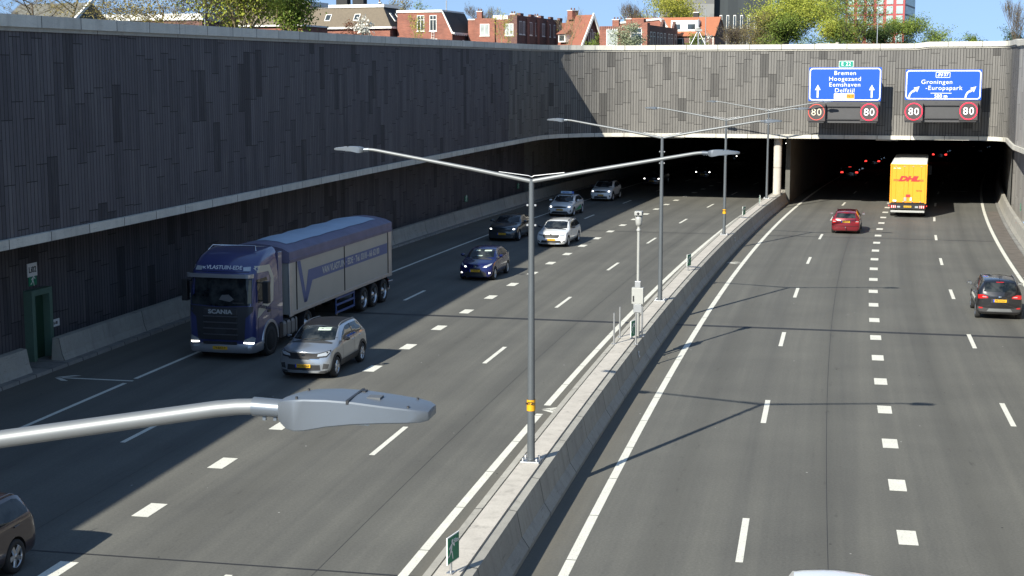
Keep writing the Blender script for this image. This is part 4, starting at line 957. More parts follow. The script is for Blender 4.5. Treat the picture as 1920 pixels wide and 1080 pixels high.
text('lettering', 'RIJSCHOOL', .10, EUB, rs, T((.075, 0, 1.58)) @ Matrix.Rotation(R(90), 4, 'Z'), .001); text('learner_letter', 'L', .12, WHITEP, rs, T((.066, .465, 1.58)) @ Matrix.Rotation(R(90), 4, 'Z'), .003)
GRNM = mat('green_door_sticker', (.03, .30, .14), .4)
a = MB(); a.add([(-.9, .915, .45), (.1, .915, .38), (.9, .912, .42), (.2, .915, .55), (-.7, .912, .72)], [(0, 1, 2, 3, 4)]); a.add([(x, -y, z) for x, y, z in a.v[:5]], [(4, 3, 2, 1, 0)]); a.build('green_swoosh', GRNM, kia)
put(c, 99.5, -13.75, 1, 'front', 'white hatchback with a pale blue driving school sign on its roof')
c = make_car(dict(L=4.23, W=1.80, H=1.57, hood=.92, cowl=1.08, cowl_z=1.10, wst=1.85, rre=.62, rgb=.24, belt=1.02, rbelt=1.12, rgz=1.08, wb=(.85, .74), r=.34, paint=WHT, roof=BROOF, style='five', name='compact_suv', plate='R-264-GB', front='renault', lights=1, mirror=BLK, clad=1))
put(c, 112.5, -13.85, 1, 'front', 'white compact suv with black roof entering the shade of the left tunnel mouth')
DARKS = []
def dark_car(s, o, tw, lb, **k):
    sp = dict(L=4.4, W=1.8, H=1.48, paint=DK2, name='car', lights=1 if tw else 0, tails=0 if tw else 1, plate='')
    sp.update(k); c = make_car(sp); put(c, s, o, tw, 'front' if tw else 'rear', lb)
dark_car(129.3, -13.4, 1, 'dark car with lit headlamps just inside the left tunnel', H=1.5, paint=NAVY, name='hatchback')
dark_car(139.5, -10.7, 1, 'black car with lit headlamps in the second lane of the left tunnel', paint=BLK, name='hatchback')
dark_car(168.5, -13.9, 1, 'dark car deeper in the left tunnel, left of the camera pole and column', paint=BLK, name='saloon_car')
dark_car(203, -14.2, 1, 'distant car with lit headlamps far back in the left tunnel', paint=BLK, name='saloon_car')
dark_car(205, -10.2, 1, 'distant car far back in the left tunnel, beside the column', paint=BLK, name='saloon_car')
c = make_car(dict(L=4.5, W=1.78, H=1.45, hood=.80, cowl=1.15, cowl_z=.98, wst=1.9, rre=.50, rgb=.16, belt=.92, rbelt=.98, rgz=.96, wb=(.86, .92), r=.32, paint=RED, style='multi', name='estate_car', plate='GS-762-N', rear='wagon', rails=RED, tails=0))
put(c, 93.0, 6.35, 0, 'rear', 'dark red estate car with a tow bar driving towards the tunnel')
c = make_car(dict(L=4.1, W=1.80, H=1.65, hood=.95, cowl=1.0, cowl_z=1.13, wst=1.75, rre=.42, rgb=.15, belt=1.03, rbelt=1.12, rgz=1.10, wb=(.84, .72), r=.345, bot=.22, paint=BLK, style='five', name='compact_suv', plate='PK-212-H', rear='ecosport', clad=1, rails=ALU, tumble=.72))
put(c, 61.1, 13.25, 0, 'rear', 'black compact suv with silver roof rails in the right lane')
dark_car(140.8, 3.2, 0, 'black car with lit brake lights in the left lane of the right tunnel', paint=BLK, tails=2, name='hatchback')
dark_car(160.5, 3.4, 0, 'dark saloon ahead of the car with lit brake lights in the right tunnel', paint=DK2, name='saloon_car')
dark_car(176.5, 9.2, 0, 'dark suv in the right tunnel, beyond the yellow lorry', paint=BLK, H=1.7, name='suv', rear='diag', hood=.98, cowl_z=1.15, belt=1.08, rbelt=1.15, rgz=1.12)
dark_car(226, 5.8, 0, 'farthest car in the right tunnel, two red tail lamps', paint=BLK, name='saloon_car')
dark_car(192, 12.6, 0, 'dark car in the right lane of the right tunnel', paint=DK2, name='hatchback', tails=0)
c = make_car(dict(L=4.8, W=1.86, H=1.54, hood=.85, cowl=1.25, cowl_z=1.02, wst=2.0, rre=.42, rgb=.16, belt=.97, rbelt=1.04, rgz=1.0, wb=(.9, 1.02), r=.34, paint=BRN, style='five', name='estate_car', plate='TX-903-L', rear='wagon', rails=BRN))
put(c, 26.9, -9.85, 1, 'rear', 'dark brown estate car leaving the picture at the lower left corner')
c = make_car(dict(L=4.6, W=1.86, H=1.62, hood=.9, cowl=1.1, cowl_z=1.1, wst=1.8, rre=.5, rgb=.2, paint=WHT, name='white_car', mirror=BLK, belt=1.02, rbelt=1.08, rgz=1.05, cat='car'))
put(c, 26.45, 6.7, 0, 'front', 'white car just entering the picture at the bottom edge')
# ------------------------------------------------------------------ lorries
TBLU = carpaint('lorry_blue_paint', (.035, .045, .15), .15, .3); TSIL = carpaint('lorry_silver_paint', (.36, .37, .40), .6, .35)
TRGREY = mat('trailer_panel_grey', (.36, .36, .33), .42, .1, .06, .8); TARP = mat('tarpaulin_blue', (.14, .13, .20), .6, 0, .2, 1.5); TARPL = mat('tarpaulin_pale', (.40, .50, .62), .5, 0, .08, 1.2)
CHAS = mat('chassis_black', (.015, .015, .017), .6, .2, .1, 5); STRIPE = mat('stripe_blue', (.05, .09, .24), .4, 0, .04, 3); CREAM = mat('stripe_cream', (.48, .46, .38), .4, 0, .04, 3); TXTG = mat('letter_grey', (.38, .40, .40), .4, 0, 0)
def bx(par, name, m, x0, x1, y0, y1, z0, z1, bv=.01): a = MB(); a.box(min(x0, x1), max(x0, x1), min(y0, y1), max(y0, y1), z0, z1); return a.build(name, m, par, bevel=bv)
def make_lorry():
    root = empty('lorry', (0, 0, 0))
    def ring(z, xf, w, xr, rc, bulge=.06):
        P_ = [(xr, w), (xr, -w)]
        for i in range(5): a_ = R(90 * i / 4); P_.append((xf - rc + rc * math.sin(a_), -w + rc - rc * math.cos(a_)))
        P_ += [(xf + bulge * .8, -w * .45), (xf + bulge, 0), (xf + bulge * .8, w * .45)]
        for i in range(5): a_ = R(90 - 90 * i / 4); P_.append((xf - rc + rc * math.sin(a_), w - rc + rc * math.cos(a_)))
        return [(x, y, z) for x, y in P_]
    cab = MB(); rs = [ring(.52, -.10, 1.2, -2.2, .2), ring(.95, -.06, 1.235, -2.25, .22), ring(1.55, -.07, 1.24, -2.25, .22), ring(1.95, -.10, 1.24, -2.25, .24), ring(2.45, -.16, 1.23, -2.25, .26), ring(2.88, -.23, 1.21, -2.25, .28),
          ring(3.05, -.27, 1.20, -2.25, .30), ring(3.3, -.45, 1.19, -2.25, .34, .08), ring(3.52, -.78, 1.16, -2.25, .36, .06), ring(3.68, -1.25, 1.10, -2.25, .36, .03), ring(3.75, -1.75, 1.02, -2.22, .25, 0), ring(3.76, -1.95, .8, -2.15, .1, 0)]
    cab.loft(rs); body = cab.build('cab', TBLU, root, smooth=32)
    me = eval_mesh(body); bv = bvh_of(me)
    AP = lambda name, poly, view, m, off=.008, par=root, d=.12: addpatch(name, bv, poly, view, m, par, off, d)
    AP('windscreen', [(-1.13, 1.93), (0, 1.88), (1.13, 1.93), (1.10, 2.86), (0, 2.90), (-1.10, 2.86)], 'front', GLASS)
    AP('glass_reflection', [(-.05, 2.12), (.35, 2.05), (.50, 2.14), (.30, 2.30), (.05, 2.28)], 'front', mat('reflection_grey', (.10, .10, .105), .7, 0, .2, 6), .012)  # grey patch on the windscreen, a reflection painted onto the glass
    AP('steering_wheel', [(.45, 2.0), (.85, 2.0), (.85, 2.03), (.45, 2.03)], 'front', TRIM, .012)
    AP('curtain', [(.98, 2.0), (1.10, 2.0), (1.08, 2.8), (1.0, 2.8)], 'front', mat('cab_curtain', (.22, .21, .16), .9), .012)
    g = AP('grille', [(-.86, .72), (.86, .72), (.92, 1.5), (1.16, 1.72), (1.17, 1.90), (0, 1.86), (-1.17, 1.90), (-1.16, 1.72), (-.92, 1.5)], 'front', mat('grille_grey', (.035, .036, .04), .45, .2, .05, 5), .014)
    for i, z in enumerate((.74, .95, 1.16, 1.37)):
        a = MB(); a.prism([(-.58, z), (.58, z), (.62, z + .15), (-.62, z + .15)], 'x', -.035, .008); a.build('grille_opening', BLACK, root)
        a = MB(); a.box(-.04, .022, -.64, .64, z + .155, z + .185); a.build('grille_slat', mat('slat_grey', (.11, .11, .12), .4, .4, 0), root, bevel=.008)
    bx(root, 'badge_panel', mat('badge_panel_dark', (.05, .05, .055), .4, .3, 0), -.06, .0, -.62, .62, 1.585, 1.80, .02)
    text('lettering', 'SCANIA', .20, TXTG, root, T((.006, 0, 1.70)) @ Matrix.Rotation(R(90), 4, 'Z'), .006, sx=1.25)
    text('lettering', 'v.VLASTUIN-EDE', .20, mat('letter_pale', (.62, .64, .68), .4, 0, 0), root, T((-.30, 0, 3.20)) @ Matrix.Rotation(R(90), 4, 'Z') @ Matrix.Rotation(R(-30), 4, 'X'), .003, sx=1.0)
    # visor bar
    a = MB(); rr = ring(2.90, .10, 1.24, -.55, .22, .05)
    a.loft([[(x, y, z_) for x, y, _ in rr[2:]] + [(x - .10, y * .95, z_) for x, y, _ in rr[2:][::-1]] for z_ in (2.90, 3.03)]); a.build('sun_visor', TSIL, root, bevel=.015)
    for y in (-1, 1):
        bx(root, 'marker_light', LAMPON, .06, .085, y * .85, y * 1.02, 2.91, 2.94, .003)
        AP('roof_light', [(y * .78, 3.10), (y * 1.02, 3.10), (y * 1.0, 3.24), (y * .74, 3.22)], 'front', LAMPC, .01)
        AP('headlight', [(y * .80, .62), (y * 1.17, .60), (y * 1.21, .80), (y * 1.12, .86), (y * .84, .74)], 'front', LAMPC, .02)
        AP('daytime_light', [(y * .82, .62), (y * 1.15, .60), (y * 1.17, .645), (y * .83, .66)], 'front', LAMPON, .03)
        sd = 'left' if y > 0 else 'right'
        AP('side_window', [(-.42, 1.98), (-.38, 2.80), (-1.25, 2.80), (-1.32, 2.28), (-1.05, 2.02)], sd, GLASS)
        AP('cream_stripe', [(-.30, 1.45), (-.42, 1.80), (-1.35, 2.05), (-1.6, 2.7), (-1.42, 2.98), (-.5, 3.02), (-.42, 3.26), (-1.55, 3.20), (-1.85, 2.75), (-1.72, 1.90), (-.55, 1.52)], sd, CREAM, .006, d=.1)
        AP('door_seam', [(-.40, .75), (-.385, .75), (-.385, 1.9), (-.40, 1.9)], sd, WELL, .005, d=.2)
        AP('door_seam', [(-1.50, .75), (-1.485, .75), (-1.485, 2.9), (-1.50, 2.9)], sd, WELL, .005, d=.2)
        bx(root, 'door_handle', BLACK, -1.42, -1.2, y * 1.235, y * 1.27, 1.55, 1.62, .01)
        # mirrors
        a = MB(); a.box(-.62, -.40, *sorted((y * 1.40, y * 1.62)), 1.98, 2.74); a.box(-.55, -.5, *sorted((y * 1.22, y * 1.42)), 2.66, 2.70); a.box(-.55, -.5, *sorted((y * 1.22, y * 1.42)), 2.04, 2.08); a.build('mirror', BLACK, root, bevel=.035)
        # front wheel arch: black disc recess, silver lip
        a = MB(); a.lathe([(.001, y * 1.246), (.62, y * 1.246), (.62, y * 1.0)], 30, 'y', c=(-1.42, 0, .56)); a.build('wheel_well', WELL, root)
        vs_, fs = [], []
        for k in range(19):
            a_ = math.pi * (-.02 + 1.04 * k / 18)
            for rr_, yy in ((.60, 1.262), (.70, 1.262), (.72, 1.20)): vs_.append((-1.42 + rr_ * math.cos(a_), y * yy, .56 + rr_ * math.sin(a_)))
        for k in range(18):
            for q in (0, 1): fs.append((3 * k + q, 3 * k + q + 1, 3 * k + q + 4, 3 * k + q + 3))
        a = MB(); a.add(vs_, fs); a.build('wheel_arch', TSIL, root)
        bx(root, 'step', CHAS, -2.1, -2.2, y * .95, y * 1.24, .35, 1.0, .02)
        bx(root, 'rear_fairing', TBLU, -2.26, -2.62, y * 1.19, y * 1.23, 1.0, 3.55, .02)
    AP('roof_cap_seam', [(-1.18, 3.055), (1.18, 3.055), (1.18, 3.07), (-1.18, 3.07)], 'front', WELL, .004, d=.2)
    # bumper
    a = MB(); b0 = [ring(.28, -.02, 1.20, -.95, .26, .05), ring(.36, .02, 1.235, -.95, .26, .05), ring(.56, .02, 1.245, -.95, .26, .05), ring(.60, -.01, 1.24, -.95, .26, .05)]
    a.loft(b0); a.build('bumper', TSIL, root, smooth=40)
    bx(root, 'bumper_recess', BLACK, .05, .078, -.62, .62, .58, .68, .005)
    for y in (-1, 1): bx(root, 'fog_lamp', LAMPC, .0, .045, y * .78, y * 1.0, .47, .54, .01)
    a = MB(); a.box(.07, .09, -.27, .27, .40, .51); p = a.build('number_plate', PLATEY, root); text('characters', '74-BXZ-9', .10, BLACKP, p, T((.092, 0, .455)) @ Matrix.Rotation(R(90), 4, 'Z'), .001)
    # roof rail, ladder, chassis
    a = MB(); a.tube([(-1.1, -.9, 3.70), (-1.3, -.8, 3.86), (-1.3, .8, 3.86), (-1.1, .9, 3.70)], .02, 8); a.build('roof_bar', CHROME, root)
    a = MB(); a.box(-7.5, -1.0, -.45, -.33, .62, .92); a.box(-7.5, -1.0, .33, .45, .62, .92); a.box(-14.3, -3.0, -.5, .5, .98, 1.12); a.build('chassis_frame', CHAS, root)
    for y in (-1, 1):
        bx(root, 'fuel_tank', ALU, -2.75, -4.15, y * .55, y * 1.2, .36, .98, .12)
        for x in (-3.0, -3.4, -3.8): bx(root, 'tank_strap', CHAS, x, x - .07, y * .54, y * 1.215, .35, .99, .12)
        bx(root, 'battery_box', CHAS, -2.35, -2.7, y * .6, y * 1.2, .4, .95, .03)
        a = MB()
        for z in (.45, .75, 1.0): a.box(-10.3, -8.1, *sorted((y * 1.17, y * 1.21)), z - .04, z + .04)
        for x in (-10.25, -8.15): a.box(x - .03, x + .03, *sorted((y * 1.17, y * 1.21)), .42, 1.15)
        a.build('side_guard', STRIPE, root)
        for x in (-11.45, -12.75, -14.05):
            make_wheel(.52, .38, 'truck', root, x, y * 1.03, y)
            a = MB(); vs_ = []
            for k in range(15):
                a_ = math.pi * k / 14
                for yy in (.86, 1.24): vs_.append((x + .60 * math.cos(a_), y * yy, .56 + .60 * math.sin(a_)))
            a.add(vs_, [(2 * k, 2 * k + 1, 2 * k + 3, 2 * k + 2) for k in range(14)]); a.build('mudguard', CHAS, root)
        make_wheel(.52, .32, 'truck', root, -1.42, y * 1.07, y); make_wheel(.52, .5, 'truck', root, -5.15, y * .98, y)
        a = MB(); vs_ = []
        for k in range(15):
            a_ = math.pi * k / 14
            for yy in (.7, 1.25): vs_.append((-5.15 + .63 * math.cos(a_), y * yy, .56 + .63 * math.sin(a_)))
        a.add(vs_, [(2 * k, 2 * k + 1, 2 * k + 3, 2 * k + 2) for k in range(14)]); a.build('mudguard', CHAS, root)
        bx(root, 'support_leg', CHAS, -6.3, -6.45, y * .8, y * .95, .3, 1.1, .01)
    # trailer body
    a = MB(); a.box(-15.0, -3.25, -1.24, 1.24, 1.12, 3.10); a.build('trailer_body', TRGREY, root, bevel=.03)
    for y in (-1, 1):
        bx(root, 'bottom_rail', GALV, -15.0, -3.25, y * 1.2, y * 1.265, 1.08, 1.22, .01)
        for x in (-3.9, -9.0, -14.5): bx(root, 'panel_post', CHAS, x, x - .06, y * 1.235, y * 1.262, 1.22, 3.1, .005)
        bx(root, 'corner_post', GALV, -14.55, -15.02, y * 1.2, y * 1.262, 1.05, 3.12, .02); bx(root, 'corner_post', GALV, -3.22, -3.55, y * 1.2, y * 1.262, 1.05, 3.12, .02)
        # blue band rising into a V
        yy = y * 1.247
        V = [(-4.05, 2.98), (-4.35, 2.98), (-4.78, 1.75), (-5.05, 2.55), (-13.35, 2.55), (-13.35, 2.05), (-5.35, 2.05), (-4.95, 1.38), (-4.65, 1.38)]
        q = MB()
        for poly in ([(-4.0, 3.0), (-4.34, 3.0), (-4.94, 1.38), (-4.66, 1.38)], [(-4.66, 1.38), (-4.94, 1.38), (-5.52, 2.12), (-5.12, 2.56)], [(-5.52, 2.12), (-5.12, 2.56), (-14.43, 2.56), (-14.43, 2.12)]):
            q.add([(u, yy, v) for u, v in poly], [(0, 1, 2, 3)])
        q.build('blue_band', STRIPE, root)
    rot = Matrix.Rotation(R(180), 4, 'Z')
    text('lettering', 'VAN VLASTUIN · EDE · Tel. 0318 - 66 62 00', .36, TXTG, root, T((-9.95, 1.252, 2.34)) @ rot, .010, sx=1.02)
    text('lettering', 'VAN VLASTUIN · EDE · Tel. 0318 - 66 62 00', .36, TXTG, root, T((-9.95, -1.252, 2.34)), .010, sx=1.02)
    text('lettering', 'v.VLASTUIN-EDE', .155, mat('letter_dark_blue', (.02, .03, .10), .5, 0, 0), root, T((-.95, 1.262, 1.76)) @ rot @ Matrix.Rotation(R(13), 4, 'Y'), .002, sx=.9)
    text('fleet_number', '96', .30, BLACKP, root, T((-3.22, .75, 1.5)) @ Matrix.Rotation(R(90), 4, 'Z'), .004)
    # headboard gear: ladder
    a = MB()
    for y in (.35, .75): a.tube([(-3.16, y, 1.1), (-3.16, y, 3.2)], .018, 6)
    for z in frange(1.2, 3.1, .3): a.tube([(-3.16, .35, z), (-3.16, .75, z)], .014, 6)
    a.build('ladder', GALV, root)
    # tarpaulin roof: side flaps, gable rise, pale middle
    a = MB(); n = 14; rings = []
    for i in range(n + 1):
        x = -3.2 - 11.82 * i / n; sg = .03 * math.sin(i * 2.2)
        rings.append([(x, -1.275, 3.02), (x, -1.275, 3.42), (x, -1.0, 3.56 + sg), (x, -.5, 3.68 + sg), (x, 0, 3.72 + sg), (x, .5, 3.68 + sg), (x, 1.0, 3.56 + sg * .5), (x, 1.275, 3.42), (x, 1.275, 3.02)])
    a.loft(rings); tp = a.build('tarpaulin', TARP, root, smooth=30)
    a = MB(); rings = [[(r_[2][0], -.82, .02 + r_[2][2] + .05), (r_[3][0], -.5, r_[3][2] + .012), (r_[4][0], 0, r_[4][2] + .015), (r_[5][0], .5, r_[5][2] + .012), (r_[6][0], .82, r_[6][2] + .065)] for r_ in [[None] + q[1:] for q in rings][1:-1]]
    vs_ = [p for r_ in rings for p in r_]; a.add(vs_, [(5 * i + k, 5 * i + k + 1, 5 * i + k + 6, 5 * i + k + 5) for i in range(len(rings) - 1) for k in range(4)], smooth=True); a.build('pale_cover', TARPL, tp)
    for y in (-1, 1): bx(root, 'tarpaulin_rail', TARP, -3.2, -15.02, y * 1.27, y * 1.30, 3.10, 3.16, .008)
    bx(root, 'rear_lights', REDG, -15.05, -15.0, -1.1, 1.1, .75, .9); bx(root, 'rear_bumper', GALV, -14.7, -15.05, -1.15, 1.15, .45, .6, .02)
    a = MB(); a.tube([(-14.6, 1.2, .85), (-15.0, 1.28, .85)], .025, 8); a.build('marker_arm', GALV, root)
    return root
lo = make_lorry(); h = head(50) ; fwd = -Vector((-math.sin(h), math.cos(h), 0))
lo.location = pt(46.7, -13.8); lo.rotation_euler = (0, 0, math.atan2(fwd.y, fwd.x) - R(.9)); tag(lo, 'blue articulated lorry with a grey tipper trailer in the shade of the left wall', 'lorry', 'vehicles on the motorway')
# yellow box lorry seen from behind; local -y is its rear face
DY = carpaint('yellow_lorry_paint', (.84, .305, .012), 0, .35); DW = mat('white_roof_sheet', (.82, .82, .80), .4, 0, .03, 2); DRED = mat('red_logo', (.62, .03, .03), .4, 0, 0)
def make_box_lorry():
    root = empty('box_lorry', (0, 0, 0)); b = lambda name, m, x0, x1, y0, y1, z0, z1, bv=.01, par=root: bx(par, name, m, x0, x1, y0, y1, z0, z1, bv)
    b('box_body', DY, -1.22, 1.22, .06, 13.4, 1.0, 3.60, .02); b('roof', DW, -1.215, 1.215, .08, 13.38, 3.602, 3.635, .01)
    b('rear_frame_post', DY, -1.245, -1.13, -.02, .10, .98, 3.62, .015); b('rear_frame_post', DY, 1.13, 1.245, -.02, .10, .98, 3.62, .015); b('rear_frame_top', DY, -1.128, 1.128, -.015, .09, 3.50, 3.61, .012)
    for s_ in (-1, 1):
        d_ = b('rear_door', DY, s_ * .006, s_ * 1.122, .0, .055, 1.04, 3.49, .006)
        for x in (.30, .85): a = MB(); a.tube([(s_ * x, -.012, 1.06), (s_ * x, -.012, 3.47)], .012, 6); a.build('lock_rod', DY, d_)
        for x, z in ((.30, 3.46), (.85, 3.46), (.30, 1.08), (.85, 1.08)): b('rod_keeper', GALV, s_ * x - .05, s_ * x + .05, -.03, -.005, z - .02, z + .02, .003, d_)
    b('door_seal', BLACK, -.005, .005, .02, .05, 1.04, 3.49, 0)
    text('logo', 'DHL', .44, DRED, root, T((.0, -.028, 2.62)), .028, sx=1.55, shear=.35)
    for x0, x1 in ((-1.02, -.66), (.70, 1.02)):
        a = MB()
        for z in (2.46, 2.51, 2.56): a.box(x0, x1, -.006, -.002, z, z + .026)
        a.build('logo_stripe', DRED, root)
    text('fleet_number', '74734', .16, BLACKP, root, T((.72, -.006, 1.82)), .002); text('small_lettering', 'Cool Trailer', .10, WHITEP, root, T((-.78, -.006, 3.33)), .002)
    b('red_placard', DRED, -.15, .15, -.03, -.02, 1.40, 1.58, .003); b('lock_box', STEELW, -.28, -.10, -.05, -.015, 1.14, 1.38, .01); b('lock_box', WHITEP, .14, .26, -.05, -.015, 1.16, 1.38, .01); b('white_placard', WHITEP, -1.02, -.78, -.03, -.02, 1.10, 1.2, .003)
    b('rear_sill', CHAS, -1.24, 1.24, -.03, .10, .90, .975, .01)
    b('light_bar', CHAS, -1.2, 1.2, -.02, .08, .56, .89, .02)
    for s_ in (-1, 1):
        b('tail_light', REDG, s_ * .78, s_ * 1.18, -.05, -.02, .66, .84, .01); b('reversing_light', LAMPC, s_ * .50, s_ * .72, -.05, -.02, .68, .80, .01)
        for k in range(3): b('hazard_stripe', WHITEP, s_ * (.82 + .12 * k), s_ * (.86 + .12 * k), -.056, -.05, .67, .83, 0)
        b('marker_lamp', REDON, s_ * 1.26, s_ * 1.31, -.02, .03, .78, .84, .005)
        for y in (1.6, 2.9, 4.2, 12.2): make_wheel_y(root, s_ * 1.03, y)
        b('side_skirt', DY, s_ * 1.2, s_ * 1.235, 5.2, 11.2, .45, 1.02, .01)
    b('number_plate', PLATEY, -.26, .26, -.055, -.03, .70, .82, .003); text('characters', 'OK-12-NR', .09, BLACKP, root, T((0, -.058, .76)), .001)
    b('under_run_bar', STEELW, -1.15, 1.15, -.06, .06, .36, .50, .02)
    b('cab', TSIL, -1.22, 1.22, 14.1, 16.2, .5, 3.3, .12); b('air_deflector', DK2, -1.15, 1.15, 14.1, 15.6, 3.3, 3.66, .15); b('chassis_frame', CHAS, -.5, .5, .3, 15.8, .6, .98, .02)
    b('front_bulkhead', CHAS, -1.2, 1.2, 13.41, 13.7, 1.0, 3.63, .02)
    for s_ in (-1, 1): make_wheel_y(root, s_ * 1.05, 15.0)
    a = MB(); a.box(1.24, 1.5, 15.6, 15.8, 2.0, 2.7); a.box(-1.5, -1.24, 15.6, 15.8, 2.0, 2.7); a.build('mirrors', BLACK, root)
    return root
def make_wheel_y(root, x, y):
    e = make_wheel(.50, .38, 'truck', root, x, y, 1); e.rotation_euler = (0, 0, R(-90) if x > 0 else R(90)); return e
dl = make_box_lorry(); dl.scale = (1.0, 1.0, 1.045); dl.location = pt(105.2, 9.98); dl.rotation_euler = (0, 0, head(108)); tag(dl, 'yellow box lorry with red lettering and a white roof driving into the right tunnel', 'lorry', 'vehicles on the motorway')
# ------------------------------------------------------------------ houses behind the walls
def brick_mat(name, a_, b_):
    m, n, b = newmat(name); tc = n.n.new('ShaderNodeTexCoord').outputs['Object']
    br = n.n.new('ShaderNodeTexBrick'); mp = n.n.new('ShaderNodeMapping'); sp = n.n.new('ShaderNodeSeparateXYZ'); cm = n.n.new('ShaderNodeCombineXYZ')
    n.l.new(tc, sp.inputs[0]); n.v(n.m('ADD', sp.outputs[0], sp.outputs[1]), cm.inputs[0]); n.v(sp.outputs[2], cm.inputs[1]); n.l.new(cm.outputs[0], br.inputs['Vector'])
    br.inputs['Scale'].default_value = 1; br.inputs['Brick Width'].default_value = .44; br.inputs['Row Height'].default_value = .14; br.inputs['Mortar Size'].default_value = .012
    br.inputs['Color1'].default_value = (*a_, 1); br.inputs['Color2'].default_value = (*b_, 1); br.inputs['Mortar'].default_value = (*[x * .6 + .08 for x in a_], 1)
    f = n.noise(tc, .5, 5, .6)
    n.l.new(n.mix(1.0, br.outputs[0], n.ramp(f, [(.3, (.78, .78, .78)), (.7, (1.18, 1.15, 1.12))]), 'MULTIPLY'), b.inputs['Base Color']); b.inputs['Roughness'].default_value = .9; return m
def tile_mat(name, a_, b_, sc=3.0):
    m, n, b = newmat(name); tc = n.n.new('ShaderNodeTexCoord').outputs['Object']
    w = n.n.new('ShaderNodeTexWave'); w.inputs['Scale'].default_value = sc; w.inputs['Distortion'].default_value = .4; w.bands_direction = 'X'; n.l.new(tc, w.inputs['Vector'])
    w2 = n.n.new('ShaderNodeTexWave'); w2.inputs['Scale'].default_value = sc * .8; w2.bands_direction = 'Z'; n.l.new(tc, w2.inputs['Vector'])
    f = n.m('ADD', n.m('MULTIPLY', w.outputs[1], .4), n.m('ADD', n.m('MULTIPLY', w2.outputs[1], .3), n.m('MULTIPLY', n.noise(tc, 2.5, 5, .7), .5)))
    n.l.new(n.ramp(f, [(.2, a_), (.85, b_)]), b.inputs['Base Color']); b.inputs['Roughness'].default_value = .85; return m
BRK = brick_mat('red_brick', (.27, .10, .065), (.20, .075, .05)); BRKD = brick_mat('brown_and_shaded_brick', (.15, .07, .055), (.10, .05, .042))  # BRKD also darkens red brick sides turned from the sun: shade in the colour
TILEB = tile_mat('weathered_brown_tiles', (.07, .055, .04), (.19, .155, .11)); TILED = tile_mat('dark_and_shaded_tiles', (.012, .014, .016), (.035, .037, .04)); TILEO = tile_mat('orange_tiles', (.25, .085, .042), (.40, .15, .075)); TILER = tile_mat('red_tiles', (.17, .06, .04), (.29, .11, .07)); TILEG = tile_mat('grey_tiles', (.07, .07, .06), (.16, .155, .13))  # TILED: dark tile, and painted shade on the end of the brown mansard
TRIMW = mat('white_trim_paint', (.72, .71, .66), .6, 0, .06, 1); PANE = mat('window_pane', (.04, .05, .055), .08, 0, .3, .8, spec=.8); CURT = mat('window_curtain', (.30, .33, .32), .7, 0, .3, 1.5); BIT = mat('bitumen_roof', (.03, .03, .03), .9, 0, .2, 1)
HR = R(-20)
def bpart(par, name, m, x0, x1, y0, y1, z0, z1): a = MB(); a.box(min(x0, x1), max(x0, x1), min(y0, y1), max(y0, y1), z0, z1); return a.build(name, m, par)
def window(par, face, u, z, w, h, bars=1, curtain=0, top=0):
    """face 'f': the y=0 front at x=u; 's': the x=0 side at y=u"""
    a = MB(); t = .09; k = -.05
    def B(u0, u1, z0, z1, d0, d1, mb=a, mi=0):
        if face == 'f': mb.box(u0, u1, min(d0, d1), max(d0, d1), z0, z1, mi)
        else: mb.box(min(-d0, -d1), max(-d0, -d1), u0, u1, z0, z1, mi)
    B(u - w / 2, u - w / 2 + t, z, z + h, -.05, .03); B(u + w / 2 - t, u + w / 2, z, z + h, -.05, .03); B(u - w / 2 + t, u + w / 2 - t, z, z + t, -.05, .03); B(u - w / 2 + t, u + w / 2 - t, z + h - t, z + h, -.05, .03)
    for i in range(bars): x = u - w / 2 + w * (i + 1) / (bars + 1); B(x - .035, x + .035, z + t, z + h - t, -.04, -.0)
    if top: B(u - w / 2 + t, u + w / 2 - t, z + h * .70, z + h * .70 + .08, -.045, .0)
    f = a.build('window', TRIMW, par)
    p = MB(); B(u - w / 2 + t, u + w / 2 - t, z + t, z + h - t, -.02, -.01, p); pn = p.build('pane', CURT if curtain else PANE, f)
    s_ = MB(); B(u - w / 2 - .08, u + w / 2 + .08, z - .10, z - .002, -.12, .0, s_); s_.build('sill', TRIMW, f)
    return f
def chimney(par, x, y, z0, z1, m=None, s_=.45, pots=2):
    c = bpart(par, 'chimney', m or BRK, x - s_, x + s_, y - s_ * .7, y + s_ * .7, z0, z1); bpart(c, 'cap', TRIMW, x - s_ - .06, x + s_ + .06, y - s_ * .7 - .06, y + s_ * .7 + .06, z1 + .002, z1 + .1)
    for i in range(pots): a = MB(); a.lathe([(.12, z1 + .1), (.10, z1 + .45)], 10, 'z', c=(x - s_ * .5 + s_ * i, y, 0)); a.build('chimney_pot', BRKD, c)
def house(label, x, y, rz=HR, name='house', cat='house'): return empty(name, (x, y, 0), rz, label, cat)
def skylight(par, P0, ux, uy, w, h):      # on a sloping roof: centre, unit vectors
    P0 = Vector(P0); ux = Vector(ux).normalized(); uy = Vector(uy).normalized(); n_ = ux.cross(uy).normalized()
    def q(a, w_, h_, d0, d1):
        vs = [P0 + ux * sx * w_ / 2 + uy * sy * h_ / 2 + n_ * d for d in (d0, d1) for sx, sy in ((-1, -1), (1, -1), (1, 1), (-1, 1))]
        a.add(vs, [(0, 1, 2, 3), (4, 7, 6, 5), (0, 4, 5, 1), (1, 5, 6, 2), (2, 6, 7, 3), (3, 7, 4, 0)])
    a = MB(); q(a, w, h, .0, .10); s_ = a.build('skylight', TRIMW, par); b = MB(); q(b, w - .2, h - .25, .102, .115); b.build('pane', PANE, s_)
G0 = 11.4
